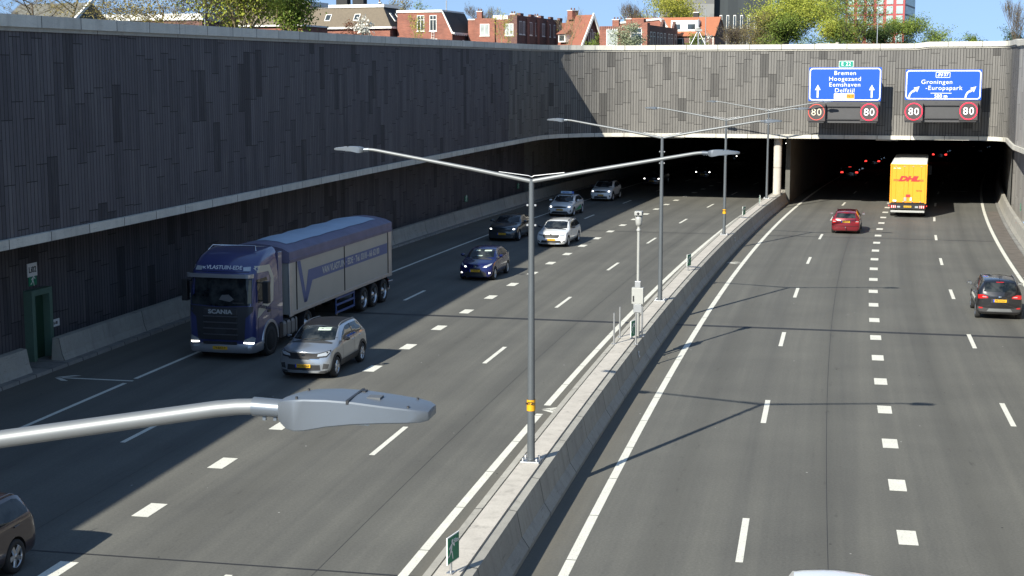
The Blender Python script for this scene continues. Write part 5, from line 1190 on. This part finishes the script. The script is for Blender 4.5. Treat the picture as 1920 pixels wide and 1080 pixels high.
# A: long mansard row with brown tiles
A = house('long brick row with brown mansard roof, skylights and white top edge', -17.7, 215); 
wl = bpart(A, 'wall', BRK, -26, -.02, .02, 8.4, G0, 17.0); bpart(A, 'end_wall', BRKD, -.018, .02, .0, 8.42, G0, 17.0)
bpart(A, 'eave', TRIMW, -26.1, .45, -.45, 8.7, 17.0, 17.28)
a = MB(); a.add([(-26, -.3, 17.28), (.3, -.3, 17.28), (-1.9, 1.9, 20.15), (-26, 1.9, 20.15)], [(0, 1, 2, 3)]); rf = a.build('roof', TILEB, A)
a = MB(); a.add([(.3, -.3, 17.28), (.3, 8.6, 17.28), (-1.9, 6.9, 20.15), (-1.9, 1.9, 20.15)], [(0, 1, 2, 3)]); a.build('roof_end', TILED, A)
bpart(A, 'roof_fascia', TRIMW, -26, -1.7, 1.7, 7.1, 20.15, 20.6); bpart(A, 'flat_roof', BIT, -25.8, -1.9, 1.9, 6.9, 20.6, 20.63)
sl = Vector((0, 2.2, 2.87))
for u in (-3.6, -12.3, -8.3, -16.5, -20.5): skylight(A, (u - 2, .75, 18.66), (1, 0, 0), sl, .95, 1.25)
for v in (2.3, 4.3): skylight(A, (-.75, v + .4, 18.68), (0, 1, 0), (-2.2, 0, 2.87), .6, 1.5)
for u in (-2.6, -5.8, -10, -15): window(A, 'f', u, 14.3, 1.4, 1.6, 1)
for v in (2.5, 5.2): window(A, 's', v, 14.6, 1.0, 1.2, 1)
chimney(A, -9.5, 4.2, 20.5, 22.2, BIT, .9, 0); chimney(A, -6.8, 4.2, 20.5, 22.3, BIT, .9, 0); chimney(A, -3.2, 3.6, 20.55, 20.9, BIT, .15, 1)
# B: red house with dark side roof
B_ = house('red brick house with two tall white windows and a dark side roof', -8.6, 213)
a = MB(); a.prism([(-8.6, G0), (0, G0), (0, 16.4), (-1.5, 19.25), (-8.6, 19.25)], 'y', .0, 8.2); a.build('wall', BRK, B_)
a = MB(); a.add([(.02, -.1, 16.42), (.02, 8.3, 16.42), (-1.5, 8.3, 19.3), (-1.5, -.1, 19.3)], [(0, 1, 2, 3)]); a.add([(p[0] + .12, p[1], p[2] + .06) for p in a.v[:4]], [(0, 1, 2, 3)]); a.build('roof', TILED, B_)
bpart(B_, 'end_wall', BRKD, .0, .03, .0, 8.2, G0, 16.1); bpart(B_, 'roof_fascia', TRIMW, -8.7, -1.5, -.15, 8.3, 19.26, 19.6)
a = MB(); a.prism([(.0, 16.2), (.14, 16.2), (.14, 16.45), (-1.38, 19.4), (-1.55, 19.4)], 'y', -.2, -.01); a.build('verge_board', TRIMW, B_)
a = MB(); a.box(.02, .40, -.1, 8.4, 16.15, 16.4)
for k in range(10): a.box(.30, .38, .2 + k * .84, .65 + k * .84, 15.98, 16.15)
a.build('scalloped_eave', TRIMW, B_)
window(B_, 'f', -4.9, 16.6, 1.15, 2.25, 1, 0, 1); window(B_, 'f', -2.95, 16.6, 1.1, 2.25, 1, 0, 1); window(B_, 'f', -4.8, 13.6, 1.15, 1.9, 1, 1); window(B_, 'f', -2.9, 13.6, 1.15, 1.9, 1, 1); window(B_, 's', 4.2, 13.9, .7, 1.5, 0)
a = MB()
for x in (-3.15, -2.75): a.tube([(x, -.35, 13.2), (x, -.12, 16.6)], .03, 5)
for k in range(9): a.tube([(-3.15, -.34 + k * .025, 13.4 + k * .37), (-2.75, -.34 + k * .025, 13.4 + k * .37)], .025, 5)
a.build('fire_ladder', TRIMW, B_); a = MB(); a.tube([(-1.7, 2, 19.4), (-1.7, 2, 21.0)], .09, 8); a.build('flue', GALV, B_)
# C: flat roofed brick row
C_ = house('flat roofed red brick row with a dark side full of white windows', .7, 215)
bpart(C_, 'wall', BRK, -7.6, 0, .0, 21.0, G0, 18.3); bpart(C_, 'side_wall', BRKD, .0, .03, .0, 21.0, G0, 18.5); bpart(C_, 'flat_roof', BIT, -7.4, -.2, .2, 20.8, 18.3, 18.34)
bpart(C_, 'corner_block', BRKD, -1.4, .05, -.06, .0, G0, 18.9); bpart(C_, 'parapet', BRKD, -.25, .06, .0, 21.0, 18.5, 18.9)
for k in range(5): bpart(C_, 'parapet_pier', BRKD, -.3, .12, 1.2 + k * 4.6, 2.6 + k * 4.6, 18.9, 19.25)
for k in range(4): bpart(C_, 'wall_pier', BRK, .032, .25, 3.9 + k * 4.6, 4.9 + k * 4.6, G0, 18.6)
bpart(C_, 'front_block', BRK, -6.4, -3.3, -.35, -.01, G0, 18.5); bpart(C_, 'parapet', TRIMW, -7.6, -6.5, -.05, .1, 18.3, 18.45)
for v in (1.5, 3.0, 6.0, 8.8, 11.9, 14.6, 17.5, 19.6): window(C_, 's', v, 16.2, 1.25 if v != 3.0 else .8, 1.9, 1, v in (1.5, 14.6)); window(C_, 's', v, 13.1, 1.25, 1.6, 1)
window(C_, 'f', -4.85 , 16.0, 1.45, 1.7, 1, 1).location = (0, -.35, 0); window(C_, 'f', -1.15, 16.0, 1.3, 1.7, 1, 1).location = (0, -.06, 0)
for i, (x, y) in enumerate(((-6.9, 3), (-2, 4), (-3, 9), (-1.5, 13), (-3, 17))): chimney(C_, x, y, 18.3, 19.2 + (i == 0) * .4, BRK, .4, 2)
bpart(C_, 'roof_box', TRIMW, -5.2, -2.6, 4, 7, 18.34, 19.1); bpart(C_, 'roof_box', STEELW, -2.2, -.9, 9.5, 11.5, 18.34, 19.2)
# D: steep gabled house
D_ = house('steep gabled house with orange tiled roof and white barge boards', 11.9, 221.5, R(46))
a = MB(); a.prism([(-2.0, G0), (2.0, G0), (2.0, 15.2), (0, 18.9), (-2.0, 15.2)], 'y', .05, .4); a.prism([(-2.4, G0), (4.6, G0), (4.6, 14.4), (-2.4, 14.4)], 'y', .42, 4.5); a.build('wall', BRKD, D_)
a = MB()
for g_ in (-1, 1): a.prism([(0, 19.25), (g_ * 2.6, 14.6), (g_ * 2.6, 14.3), (0, 18.85)], 'y', -.25, 4.6)
a.prism([(0, 18.2), (5.0, 14.6), (5.0, 14.4), (0, 14.4)], 'y', 1.2, 6.0); a.build('roof', TILER, D_)
a = MB()
for g_ in (-1, 1): a.prism([(0, 19.5), (g_ * 2.85, 14.5), (g_ * 2.5, 14.5), (0, 18.8)], 'y', -.5, -.27)
a.build('barge_board', TRIMW, D_)
for u in (-.55, 0, .55): window(D_, 'f', u, 15.2, .45, 1.9 if u == 0 else 1.5, 0)
dm_ = bpart(D_, 'dormer', TRIMW, -3.0, -1.4, 2.6, 4.0, 15.2, 16.4); a = MB(); a.prism([(-3.3, 16.4), (-1.1, 16.4), (-2.0, 17.1)], 'y', 2.4, 4.2); a.build('dormer_roof', TILER, dm_); bpart(dm_, 'pane', PANE, -3.03, -3.001, 2.8, 3.8, 15.4, 16.2)
dm_ = bpart(D_, 'dormer', TRIMW, 2.6, 3.9, 1.0, 2.6, 15.0, 16.4); bpart(dm_, 'pane', PANE, 2.8, 3.7, .97, .999, 15.2, 16.2)
bpart(D_, 'gutter', TRIMW, -2.75, -2.6, .1, 4.6, 14.3, 14.5); bpart(D_, 'gutter', TRIMW, 2.7, 4.9, .1, .4, 14.4, 14.6); chimney(D_, -.2, 3.6, 18.6, 19.9, BRK, .7, 2)
# E: brick building with stepped piers
E_ = house('flat roofed brick building with little stepped gables along its dark side', 19.6, 215)
bpart(E_, 'wall', BRK, -7.2, 0, .0, 18.5, G0, 17.4); bpart(E_, 'side_wall', BRKD, .0, .03, .0, 18.5, G0, 17.55); bpart(E_, 'corner_tower', BRK, -3.0, .045, -.14, 1.4, G0, 17.85); bpart(E_, 'flat_roof', BIT, -7.0, -.2, 1.5, 18.3, 17.4, 17.44)
bpart(E_, 'gable_step', BRK, -2.3, -.5, -.14, 1.2, 17.85, 18.4)
for v in (9.6, 16.8):
    for k in range(3): bpart(E_, 'gable_step', BRKD, -.3, .08, v - .9 + k * .32, v + .9 - k * .32, 17.55 + k * .35, 17.9 + k * .35)
for k in range(12): bpart(E_, 'crenel', BRKD, -7.1 + k * .33, -6.96 + k * .33, -.06, .1, 16.9, 17.38)
window(E_, 'f', -1.6, 14.5, 1.7, 2.6, 0, 0, 1).location = (0, -.14, 0); window(E_, 'f', -5.3, 14.6, 1.7, 2.4, 0, 1, 1)
for v in (2.2, 4.0, 6.3, 8.2, 10.4, 13.0, 14.8, 17.2): window(E_, 's', v, 14.3, 1.1, 2.3, 0, v in (4.0, 8.2), 1)
chimney(E_, -6.4, 6, 17.4, 18.5, BRK, .5, 3); chimney(E_, -4.4, 6, 17.4, 18.6, BRK, .4, 2)
# F: orange roofed house behind E
F_ = house('brick house with bright orange pitched roof, white dormer and skylights', 31.6, 231)
bpart(F_, 'wall', BRKD, -14, 0, .0, 8.0, G0, 16.6)
a = MB(); a.prism([(-.35, 16.5), (4.0, 19.6), (8.35, 16.5)], 'x', -14.2, .0); 
a2 = MB(); a2.add([(x, y, z) for x, y, z in [( -15.2, -.4, 16.4), (.1, -.4, 16.4), (.1, 4.0, 19.5), (-15.2, 4.0, 19.5)]] + [(-15.2, 8.4, 16.4), (.1, 8.4, 16.4)], [(0, 1, 2, 3), (3, 2, 5, 4)]); a2.build('roof', TILEO, F_)
a = MB(); a.prism([(.0, 16.4), (4.0, 19.3), (8.0, 16.4)], 'x', -.1, .0); a.prism([(0, 16.4), (4, 19.3), (8, 16.4)], 'x', -15.0, -14.9); a.build('gable_wall', BRKD, F_)
bpart(F_, 'dormer', TRIMW, -7.2, -2.9, .7, 3.0, 17.2, 18.9)
for u in (-6.3, -3.9): bpart(F_, 'dormer_window', PANE, u - .6, u + .6, .66, .699, 17.5, 18.3)
for u in (-11.2, -10.4, -9.6): skylight(F_, (u, 1.9, 18.05), (1, 0, 0), (0, 4.4, 3.1), .6, 1.6)
for u in (-13, -11.5, -7, -5.5, -3.5, -2): window(F_, 'f', u, 14.2, 1.0, 1.9, 0)
bpart(F_, 'drainpipe', TRIMW, -.3, -.18, -.1, -.0, G0, 16.4); bpart(F_, 'roof_ridge_flashing', TRIMW, -3.0, -2.85, -.42, -.40, 16.42, 16.6); chimney(F_, -4.0, 4.4, 19.2, 20.2, BIT, .4, 1)
a = MB(); a.prism([(-.5, 16.4), (3.6, 19.3), (3.9, 19.3), (-.1, 16.4)], 'x', -1.95, -1.85); 
F2 = house('low brick house with pale flat roof edge next to the orange roofed house', 22.5, 236)
a = MB(); a.prism([(-6.0, G0), (2.2, G0), (2.2, 17.6), (.9, 19.0), (-6.0, 18.4)], 'y', 0, 7); a.build('wall', BRK, F2); a = MB(); a.prism([(2.3, 17.5), (1.0, 19.05), (-6.1, 18.5), (-6.1, 18.75), (1.1, 19.35), (2.65, 17.6)], 'y', -.2, 7.1); a.build('roof_edge', TRIMW, F2)
# dark office block
def facade_mat(name, a_, b_, w, h):
    m, n, b = newmat(name); tc = n.n.new('ShaderNodeTexCoord').outputs['Object']; sp = n.n.new('ShaderNodeSeparateXYZ'); n.l.new(tc, sp.inputs[0])
    u = n.m('ADD', sp.outputs[0], sp.outputs[1]); row = n.m('FLOOR', n.m('DIVIDE', sp.outputs[2], h)); cl = n.m('FLOOR', n.m('ADD', n.m('DIVIDE', u, w), n.m('MULTIPLY', n.white(row), 7.0)))
    n.l.new(n.ramp(n.white(cl, row), [(.1, a_), (.9, b_)]), b.inputs['Base Color']); b.inputs['Roughness'].default_value = .6; return m
K = empty('office_block', (54.4, 400, 0), R(-8), 'dark grey office block with a patchwork facade rising behind the houses', 'office building')
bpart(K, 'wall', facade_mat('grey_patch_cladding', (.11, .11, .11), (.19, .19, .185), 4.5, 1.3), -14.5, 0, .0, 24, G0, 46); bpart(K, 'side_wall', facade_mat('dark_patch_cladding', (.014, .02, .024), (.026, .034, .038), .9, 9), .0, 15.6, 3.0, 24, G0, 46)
for r_ in range(2):
    for k in range(8): w_ = bpart(K, 'window', TRIMW, 1.5 + k * 1.85, 2.2 + k * 1.85, 2.9, 2.999, 18.2 + 5.2 * r_, 21.8 + 5.2 * r_); bpart(w_, 'pane', PANE, 1.6 + k * 1.85, 2.1 + k * 1.85, 2.85, 2.899, 18.3 + 5.2 * r_, 21.6 + 5.2 * r_)
a = MB(); a.add([(-10.6, -.15, 31.2), (-9.5, -.15, 30.4), (-8.4, -.15, 31.2), (-9.5, -.15, 32.6)], [(0, 1, 2, 3)]); a.build('red_emblem', mat('emblem_red', (.75, .04, .06), .5), K)
K2 = empty('low_office', (76, 445, 0), R(-8), 'low dark office wing behind the trees, right of the dark office block', 'office building'); bpart(K2, 'wall', facade_mat('low_office_cladding', (.06, .06, .06), (.11, .11, .11), 5, 1.4), -4, 7, 0, 20, G0, 28.8); bpart(K2, 'roof_edge', TRIMW, -4.1, 7.1, -.1, 20, 28.8, 29.1)
# red and white tower
Q = empty('red_tower', (97.8, 370, 0), R(-22), 'tall office tower with red frame and large white windows', 'office building')
REDF = mat('tower_red_frame', (.32, .045, .05), .55, 0, .05, .5); bpart(Q, 'wall', REDF, -14.6, 0, .0, 20, G0, 52); bpart(Q, 'side_wall', mat('tower_side_dark', (.06, .035, .05), .5, 0, .1, .5), .0, .1, .0, 20, G0, 52)
PW = mat('tower_pale_glass', (.34, .44, .43), .25, 0, .2, .5)
for r_ in range(6):
    for k in range(6): w_ = bpart(Q, 'window', PW, -2.05 - k * 2.4, -.45 - k * 2.4, -.12, -.002, 16.6 + 2.35 * r_, 18.5 + 2.35 * r_); bpart(w_, 'pane', PW, -1.95 - k * 2.4, -.55 - k * 2.4, -.16, -.122, 16.75 + 2.35 * r_, 18.35 + 2.35 * r_)
    for k in range(12): bpart(Q, 'side_window', PW, .1, .16, .4 + k * 1.6, 1.5 + k * 1.6, 16.6 + 2.35 * r_, 18.5 + 2.35 * r_)
# left background roofs
L1 = house('low grey tiled roof with a white gable edge behind the bare trees', -44.5, 150, R(-24))
a = MB(); a.prism([(-.3, 15.0), (3.2, 17.5), (6.6, 15.0)], 'x', -9.5, 0); a.build('roof', TILEG, L1); bpart(L1, 'wall', BRK, -9.3, -.2, .2, 6.2, G0, 15.0)
a = MB(); a.prism([(-.5, 14.85), (3.2, 17.6), (3.2, 17.95), (-.8, 15.0)], 'x', .01, .25); a.build('verge_board', TRIMW, L1); chimney(L1, -6.5, -1.2, 12, 16.1, BIT, .3, 0)
L2 = house('long low building with a white flat roof edge behind the left trees', -35.5, 170, R(-14))
bpart(L2, 'wall', BRKD, -14, 0, 0, 8, G0, 16.4); bpart(L2, 'roof_fascia', TRIMW, -14.2, .2, -.2, 8.2, 16.4, 17.15)
for k in range(6): window(L2, 'f', -1.5 - 2.2 * k, 14.3, 1.3, 1.3, 1)
L3 = house('low house with brown tiled roof and white gutter left of the bushy green tree', -29.0, 190, R(-20))
a = MB(); a.add([(-7, -.3, 16.6), (2.5, -.3, 16.6), (2.5, 2, 19.0), (-7, 2, 19.0)], [(0, 1, 2, 3)]); a.build('roof', TILEB, L3); bpart(L3, 'wall', BRK, -7, 2.4, 0, 7, G0, 16.4); bpart(L3, 'eave', TRIMW, -7.1, 2.6, -.4, 7, 16.4, 16.6); bpart(L3, 'roof_fascia', TRIMW, -7.1, 2.6, 1.8, 7, 19.0, 19.6)
# lattice mast, poles, concrete block
ms = empty('tripod_mast', (17.6, 140, G0), 0, 'grey tripod mast with boxes on top standing behind the portal coping', 'mast')
a = MB(); a.tube([(0, 0, 0), (0, 0, 3.9)], .07, 8); a.build('pole', GALV, ms)
for k in range(3): a = MB(); a_ = R(200 + 120 * k); a.tube([(1.6 * math.cos(a_), 1.6 * math.sin(a_), 0), (0, 0, 2.9)], .045, 6); a.build('strut', GALV, ms)
a = MB(); a.box(-.32, .32, -.2, .2, 2.75, 2.95); a.lathe([(.001, 3.15), (.22, 3.1), (.24, 2.98), (.001, 2.96)], 12, 'z'); a.build('equipment_box', STEELW, ms)
for nm, x, y, h_, lb in (('flag_pole', 18.4, 141, 4.9, 'thin grey pole right of the tripod mast'), ('flag_pole', 34.5, 140, 5.2, 'thin pale pole in front of the red framed tower'), ('flag_pole', -26.5, 128, 5.5, 'thin pole in front of the brown tiled roof')):
    a = MB(); a.tube([(0, 0, 0), (0, 0, h_)], [.05, .03], 8); o_ = a.build(nm, GALV); o_.location = (x, y, G0); tag(o_, lb, 'pole')
bk = MB(); bk.box(-.85, .85, -.25, .25, 0, .42); bk.box(.62, .86, -.26, .26, .421, .50); o_ = bk.build('concrete_block', CONCTOP, bevel=.03); o_.location = (24.2, 113.6, 11.95); o_.rotation_euler[2] = head(111); tag(o_, 'pale concrete block lying behind the portal coping', 'block')

# ------------------------------------------------------------------ trees and shrubs
def leaf_mat(name, a_, b_, tr=.25):
    m, n, b = newmat(name); g = n.n.new('ShaderNodeNewGeometry'); tc = n.n.new('ShaderNodeTexCoord').outputs['Object']
    f = n.m('ADD', n.m('MULTIPLY', g.outputs['Random Per Island'], .6), n.m('MULTIPLY', n.noise(tc, .9, 3), .45))
    c = n.ramp(f, [(.15, a_), (.85, b_)]); n.l.new(c, b.inputs['Base Color']); b.inputs['Roughness'].default_value = .7; b.inputs['Specular IOR Level'].default_value = .2
    t = n.n.new('ShaderNodeBsdfTranslucent'); n.l.new(c, t.inputs[0]); mx = n.n.new('ShaderNodeMixShader'); mx.inputs[0].default_value = tr
    n.l.new(b.outputs[0], mx.inputs[1]); n.l.new(t.outputs[0], mx.inputs[2]); n.l.new(mx.outputs[0], n.n['Material Output'].inputs[0]); return m
BARK = mat('grey_brown_bark', (.11, .085, .06), .9, 0, .3, 4); BARKP = mat('pale_yellowish_bark', (.24, .19, .11), .9, 0, .25, 4); BARKD = mat('dark_bark', (.05, .04, .032), .9, 0, .3, 4)
LG = leaf_mat('fresh_green_leaves', (.09, .15, .025), (.24, .30, .06)); LY = leaf_mat('yellow_green_leaves', (.22, .24, .035), (.42, .40, .07)); LB = leaf_mat('budding_brown_leaves', (.13, .11, .04), (.30, .25, .09)); LD = leaf_mat('dark_green_leaves', (.03, .06, .018), (.10, .15, .04))
LW = leaf_mat('white_blossom', (.50, .48, .42), (.80, .78, .70)); LS = leaf_mat('silvery_green_leaves', (.12, .16, .08), (.42, .44, .30)); LR = leaf_mat('reddish_brown_leaves', (.09, .04, .025), (.20, .09, .05)); LGY = leaf_mat('lime_leaves', (.20, .25, .03), (.43, .44, .08))
def tree(name, cat, label, x, y, z0, h, w, leaf=None, n=1500, ls=.16, bark=None, seed=1, up=.55, levels=4, trunk=.20, clump=.55, bare=.0, stems=1, group=None):
    rnd = random.Random(seed * 7919 + 13); root = empty(name, (x, y, z0), 0, label, cat, group)
    tb_ = MB(); tips = []; segs = []
    def grow(p, d, L, r, lv):
        k = 3; pts = [p.copy()]; q = p.copy(); dd = d.copy()
        for i in range(k):
            dd = (dd + Vector((rnd.uniform(-.22, .22), rnd.uniform(-.22, .22), rnd.uniform(-.08, .16)))).normalized(); q = q + dd * (L / k); pts.append(q.copy())
        r1 = r * (.62 if lv else .3); segs.append((pts, r, r1, 6 if lv > 2 else (4 if lv else 3)))
        if lv <= 1: tips.extend(pts[1:])
        if lv == 0: return
        nb = rnd.choice((3, 4)) if lv < levels else rnd.choice((4, 5, 6))
        for i in range(nb):
            t = rnd.uniform(.12 if lv >= levels - 1 else .3, 1.0) if i else 1.0; b0 = pts[0].lerp(pts[-1], t) if t < 1 else pts[-1]
            j = min(k - 1, int(t * k)); b0 = pts[j].lerp(pts[j + 1], min(1, t * k - j))
            a_ = rnd.uniform(0, 6.283); out = Vector((math.cos(a_), math.sin(a_), 0)) * (w / h * 1.7)
            nd = (dd * .55 + out * rnd.uniform(.5, 1.0) + Vector((0, 0, up * rnd.uniform(.5, 1.2)))).normalized()
            grow(b0, nd, L * rnd.uniform(.58, .80), r1 * rnd.uniform(.6, .85), lv - 1)
    for s_ in range(stems):
        a_ = 6.283 * s_ / max(1, stems); d0 = Vector((.25 * math.cos(a_), .25 * math.sin(a_), 1)) if stems > 1 else Vector((rnd.uniform(-.05, .05), rnd.uniform(-.05, .05), 1))
        grow(Vector((0, 0, -.2)), d0.normalized(), h * trunk, h * .011 + .012, levels)
    # fit to the wanted size
    av = [p for s_ in segs for p in s_[0]]; zs = [p[2] for p in av]; xs = sorted(abs(p[0]) for p in av); mz = max(zs); mx_ = xs[int(len(xs) * .97)]
    sz = h / mz; sx = (w / 2) / max(mx_, .01)
    for pts, r, r1, nn_ in segs: tb_.tube([(p.x * sx, p.y * sx, p.z * sz) for p in pts], [max(.006 * ls / .1, r + (r1 - r) * i / 3) for i in range(4)], nn_, cap=False)
    tips = [Vector((p.x * sx, p.y * sx, p.z * sz)) for p in tips]
    tb_.build('trunk', bark or BARK, root)
    if leaf and n:
        lf = MB(); cl = w * .5 * .16 * clump * 2
        wt = [rnd.random() ** 1.5 for _ in tips]; ch = rnd.choices(tips, wt, k=int(n * 1.5))
        for p in ch:
            c = p + Vector((rnd.gauss(0, cl), rnd.gauss(0, cl), rnd.gauss(0, cl * .8))); u = Vector((rnd.gauss(0, 1), rnd.gauss(0, 1), rnd.gauss(0, 1))).normalized(); v = u.orthogonal().normalized(); v = (Matrix.Rotation(rnd.uniform(0, 6.28), 3, u) @ v)
            s1_ = ls * rnd.uniform(.5, 1.25); s2_ = s1_ * rnd.uniform(.45, .8); k_ = v.cross(u)
            lf.add([c - v * s1_ * .5, c + k_ * s2_ * .5, c + v * s1_ * .5, c - k_ * s2_ * .5], [(0, 1, 2, 3)])
        lf.build('crown', leaf, root)
    return root
gz = lambda Y: 11.6
TL = 'trees behind the left wall'
tree('bare_tree', 'tree', 'bare grey tree at the far left above the wall', -27.5, 84, 11.2, 6.0, 6.5, LB, 500, .10, BARK, 1, levels=5, group=TL)
tree('budding_tree', 'tree', 'brownish budding tree above the left wall, in front of the grey roof', -23.5, 78, 11.2, 6.0, 7.5, LB, 3800, .11, BARKP, 2, levels=5, group=TL)
tree('budding_tree', 'tree', 'budding tree with tangled brown twigs left of the bright willow', -17.6, 74, 11.2, 5.4, 6.5, LB, 3800, .11, BARK, 3, levels=5, group=TL)
tree('budding_tree', 'tree', 'dark twigged tree with a few fresh leaf clusters beside the bright willow', -14.2, 70, 11.2, 4.2, 4.2, LGY, 1000, .14, BARKD, 33, levels=5, group=TL)
tree('willow_tree', 'tree', 'bright yellow green willow above the left wall', -14.0, 76, 11.2, 6.3, 4.2, LGY, 17000, .17, BARKP, 4, up=1.3, levels=4, stems=5, trunk=.4, group=TL)
tree('bushy_tree', 'tree', 'fresh green bushy tree hiding the left end of the brown roof', -12.5, 85, 11.4, 5.4, 3.3, LG, 10000, .18, BARKP, 5, up=.8, levels=4, stems=3, trunk=.35, group=TL)
tree('blossom_shrub', 'shrub', 'small tree with big white blossoms in front of the brown roof', -11.4, 118, 11.6, 3.1, 1.9, LW, 330, .22, BARK, 6, levels=3, clump=.4)
tree('brown_shrub', 'shrub', 'reddish brown shrub left of the white blossom', -12.8, 119, 11.6, 2.9, 2.0, LR, 900, .14, BARKD, 7, levels=3)
tree('yellow_shrub', 'shrub', 'thin orange yellow shrub at the left corner of the red house with two windows', -8.1, 125, 11.7, 3.4, 1.3, LY, 420, .13, BARKP, 8, levels=3)
tree('yellow_shrub', 'shrub', 'thin yellow budding sapling in front of the flat roofed brick row', -.9, 130, 11.7, 4.3, 2.0, LY, 420, .12, BARKP, 9, levels=3)
tree('far_tree', 'tree', 'far olive tree above the roofs, left of its greener twin', -22.0, 300, 12, 14.0, 6.5, LB, 3500, .32, BARK, 10, levels=4, group='far trees above the roofs')
tree('far_tree', 'tree', 'far light green tree rising between the mansard row and the red house', -18.2, 302, 12, 14.0, 5.5, LG, 3500, .32, BARK, 11, levels=4, group='far trees above the roofs')
tree('bare_tree', 'tree', 'far round bare tree above the flat roofed brick row', -7.0, 290, 12, 13.0, 7.5, None, 0, .2, BARK, 12, levels=6, trunk=.35)
tree('sapling', 'tree', 'leafless yellowish sapling in front of the gabled house', 5.2, 138, 11.7, 4.6, 2.6, LY, 60, .10, BARKP, 13, levels=4, up=.9)
tree('silvery_shrub', 'shrub', 'silvery green round shrub beside the gabled house', 10.1, 136, 11.7, 2.9, 3.3, LS, 2800, .16, BARK, 14, levels=4, up=.3)
tree('green_shrub', 'shrub', 'low green shrub under the white barge boards', 7.6, 133, 11.7, 1.9, 1.7, LG, 700, .14, BARK, 15, levels=3, up=.3)
tree('yellow_tree', 'tree', 'large yellow green tree behind the orange roof, before the dark office block', 31.0, 300, 12, 15.6, 12.5, LY, 15000, .32, BARK, 16, levels=4)
tree('bare_tree', 'tree', 'far bare tree left of the large yellow green tree', 24.0, 290, 12, 13.0, 6.0, None, 0, .2, BARK, 17, levels=6, trunk=.35)
tree('green_shrub', 'shrub', 'fresh green shrub at the foot of the tripod mast', 18.0, 146, 11.7, 2.6, 1.8, LG, 600, .16, BARK, 18, levels=3)
tree('blossom_shrub', 'shrub', 'thin white blossoming shrub right of the tripod mast', 19.8, 146, 11.7, 2.8, 1.2, LW, 120, .18, BARKP, 19, levels=3)
tree('bare_shrub', 'shrub', 'grey bare shrubs along the right end of the orange roofed house', 27.0, 180, 11.8, 5.0, 3.6, LB, 500, .14, BARK, 20, levels=5, up=1.0, stems=3)
tree('olive_tree', 'tree', 'olive brown budding tree before the low dark office', 31.9, 190, 11.8, 6.6, 5.4, LB, 5500, .18, BARK, 21, levels=4)
tree('green_shrub', 'shrub', 'olive green shrub between the bare shrubs and the olive tree', 28.8, 165, 11.8, 3.0, 2.6, LG, 900, .16, BARK, 22, levels=4, up=.3)
tree('big_green_tree', 'tree', 'big bright green tree above the portal, left of the red tower', 38.4, 195, 11.8, 9.6, 11.0, LGY, 17000, .24, BARKD, 23, levels=4, up=.5)
tree('green_tree', 'tree', 'lower bright green tree above the portal, left side of the big one', 34.8, 190, 11.8, 6.3, 5.6, LG, 7000, .2, BARKD, 24, levels=4)
tree('tall_tree', 'tree', 'tall open tree with dark trunk in front of the red tower', 41.3, 178, 11.8, 9.5, 6.6, LG, 4500, .17, BARKD, 25, levels=5, up=.8)
tree('green_tree', 'tree', 'half height green tree in front of the right side of the red tower', 49.0, 188, 11.8, 5.6, 5.6, LG, 7000, .19, BARKD, 26, levels=4)
tree('green_tree', 'tree', 'dense low tree between the tall open tree and the red tower', 45.6, 184, 11.8, 5.0, 4.2, LD, 3800, .18, BARKD, 27, levels=4)
tree('green_tree', 'tree', 'low green tree right of the red tower', 53.2, 186, 11.8, 4.3, 5.6, LG, 5200, .18, BARKD, 28, levels=4)
tree('green_shrub', 'shrub', 'dark green shrub right of the low green tree', 56.2, 180, 11.8, 3.3, 2.6, LD, 1600, .16, BARKD, 29, levels=3)
tree('green_shrub', 'shrub', 'ragged green shrub near the right end of the portal', 57.6, 170, 11.8, 3.9, 3.2, LD, 1300, .16, BARK, 30, levels=4)
tree('green_tree', 'tree', 'bright green tree directly left of the tall open tree', 40.2, 184, 11.8, 5.4, 6.0, LGY, 8000, .22, BARKD, 41, levels=4)
tree('green_shrub', 'shrub', 'dark low shrub under the big bright green tree', 37.6, 176, 11.8, 2.9, 5.0, LD, 2200, .2, BARKD, 42, levels=3, up=.3)
tree('poplar', 'tree', 'slender bare tree with fine twigs near the right edge', 56.8, 166, 11.8, 7.2, 3.0, LB, 300, .10, BARK, 31, levels=5, up=1.1)
tree('green_shrub', 'shrub', 'small cone shaped shrub above the right half of the portal', 52.6, 168, 11.8, 3.1, 1.9, LG, 1100, .15, BARK, 32, levels=3)
# ground cover right behind the walls
gc = MB(); rnd = random.Random(5)
for i in range(6000):
    s = rnd.uniform(20, 111); o = -17.8 - abs(rnd.gauss(0, 2.2)); p = pt(s, o, GZ(s)); 
    if i % 2: s = 113 + abs(rnd.gauss(0, 3)); p = pt(s, rnd.uniform(-30, 30), GZ(111))
    hh_ = rnd.uniform(.15, .55); a_ = rnd.uniform(0, 6.28); d = Vector((math.cos(a_), math.sin(a_), 0)) * .07; t = Vector((rnd.uniform(-.12, .12), rnd.uniform(-.12, .12), hh_))
    gc.add([p - d, p + d, p + t], [(0, 1, 2)])
o_ = gc.build('grass', leaf_mat('dry_grass', (.12, .12, .04), (.26, .24, .09))); tag(o_, 'tufts of grass and weeds along the wall tops', 'grass', kind='stuff')
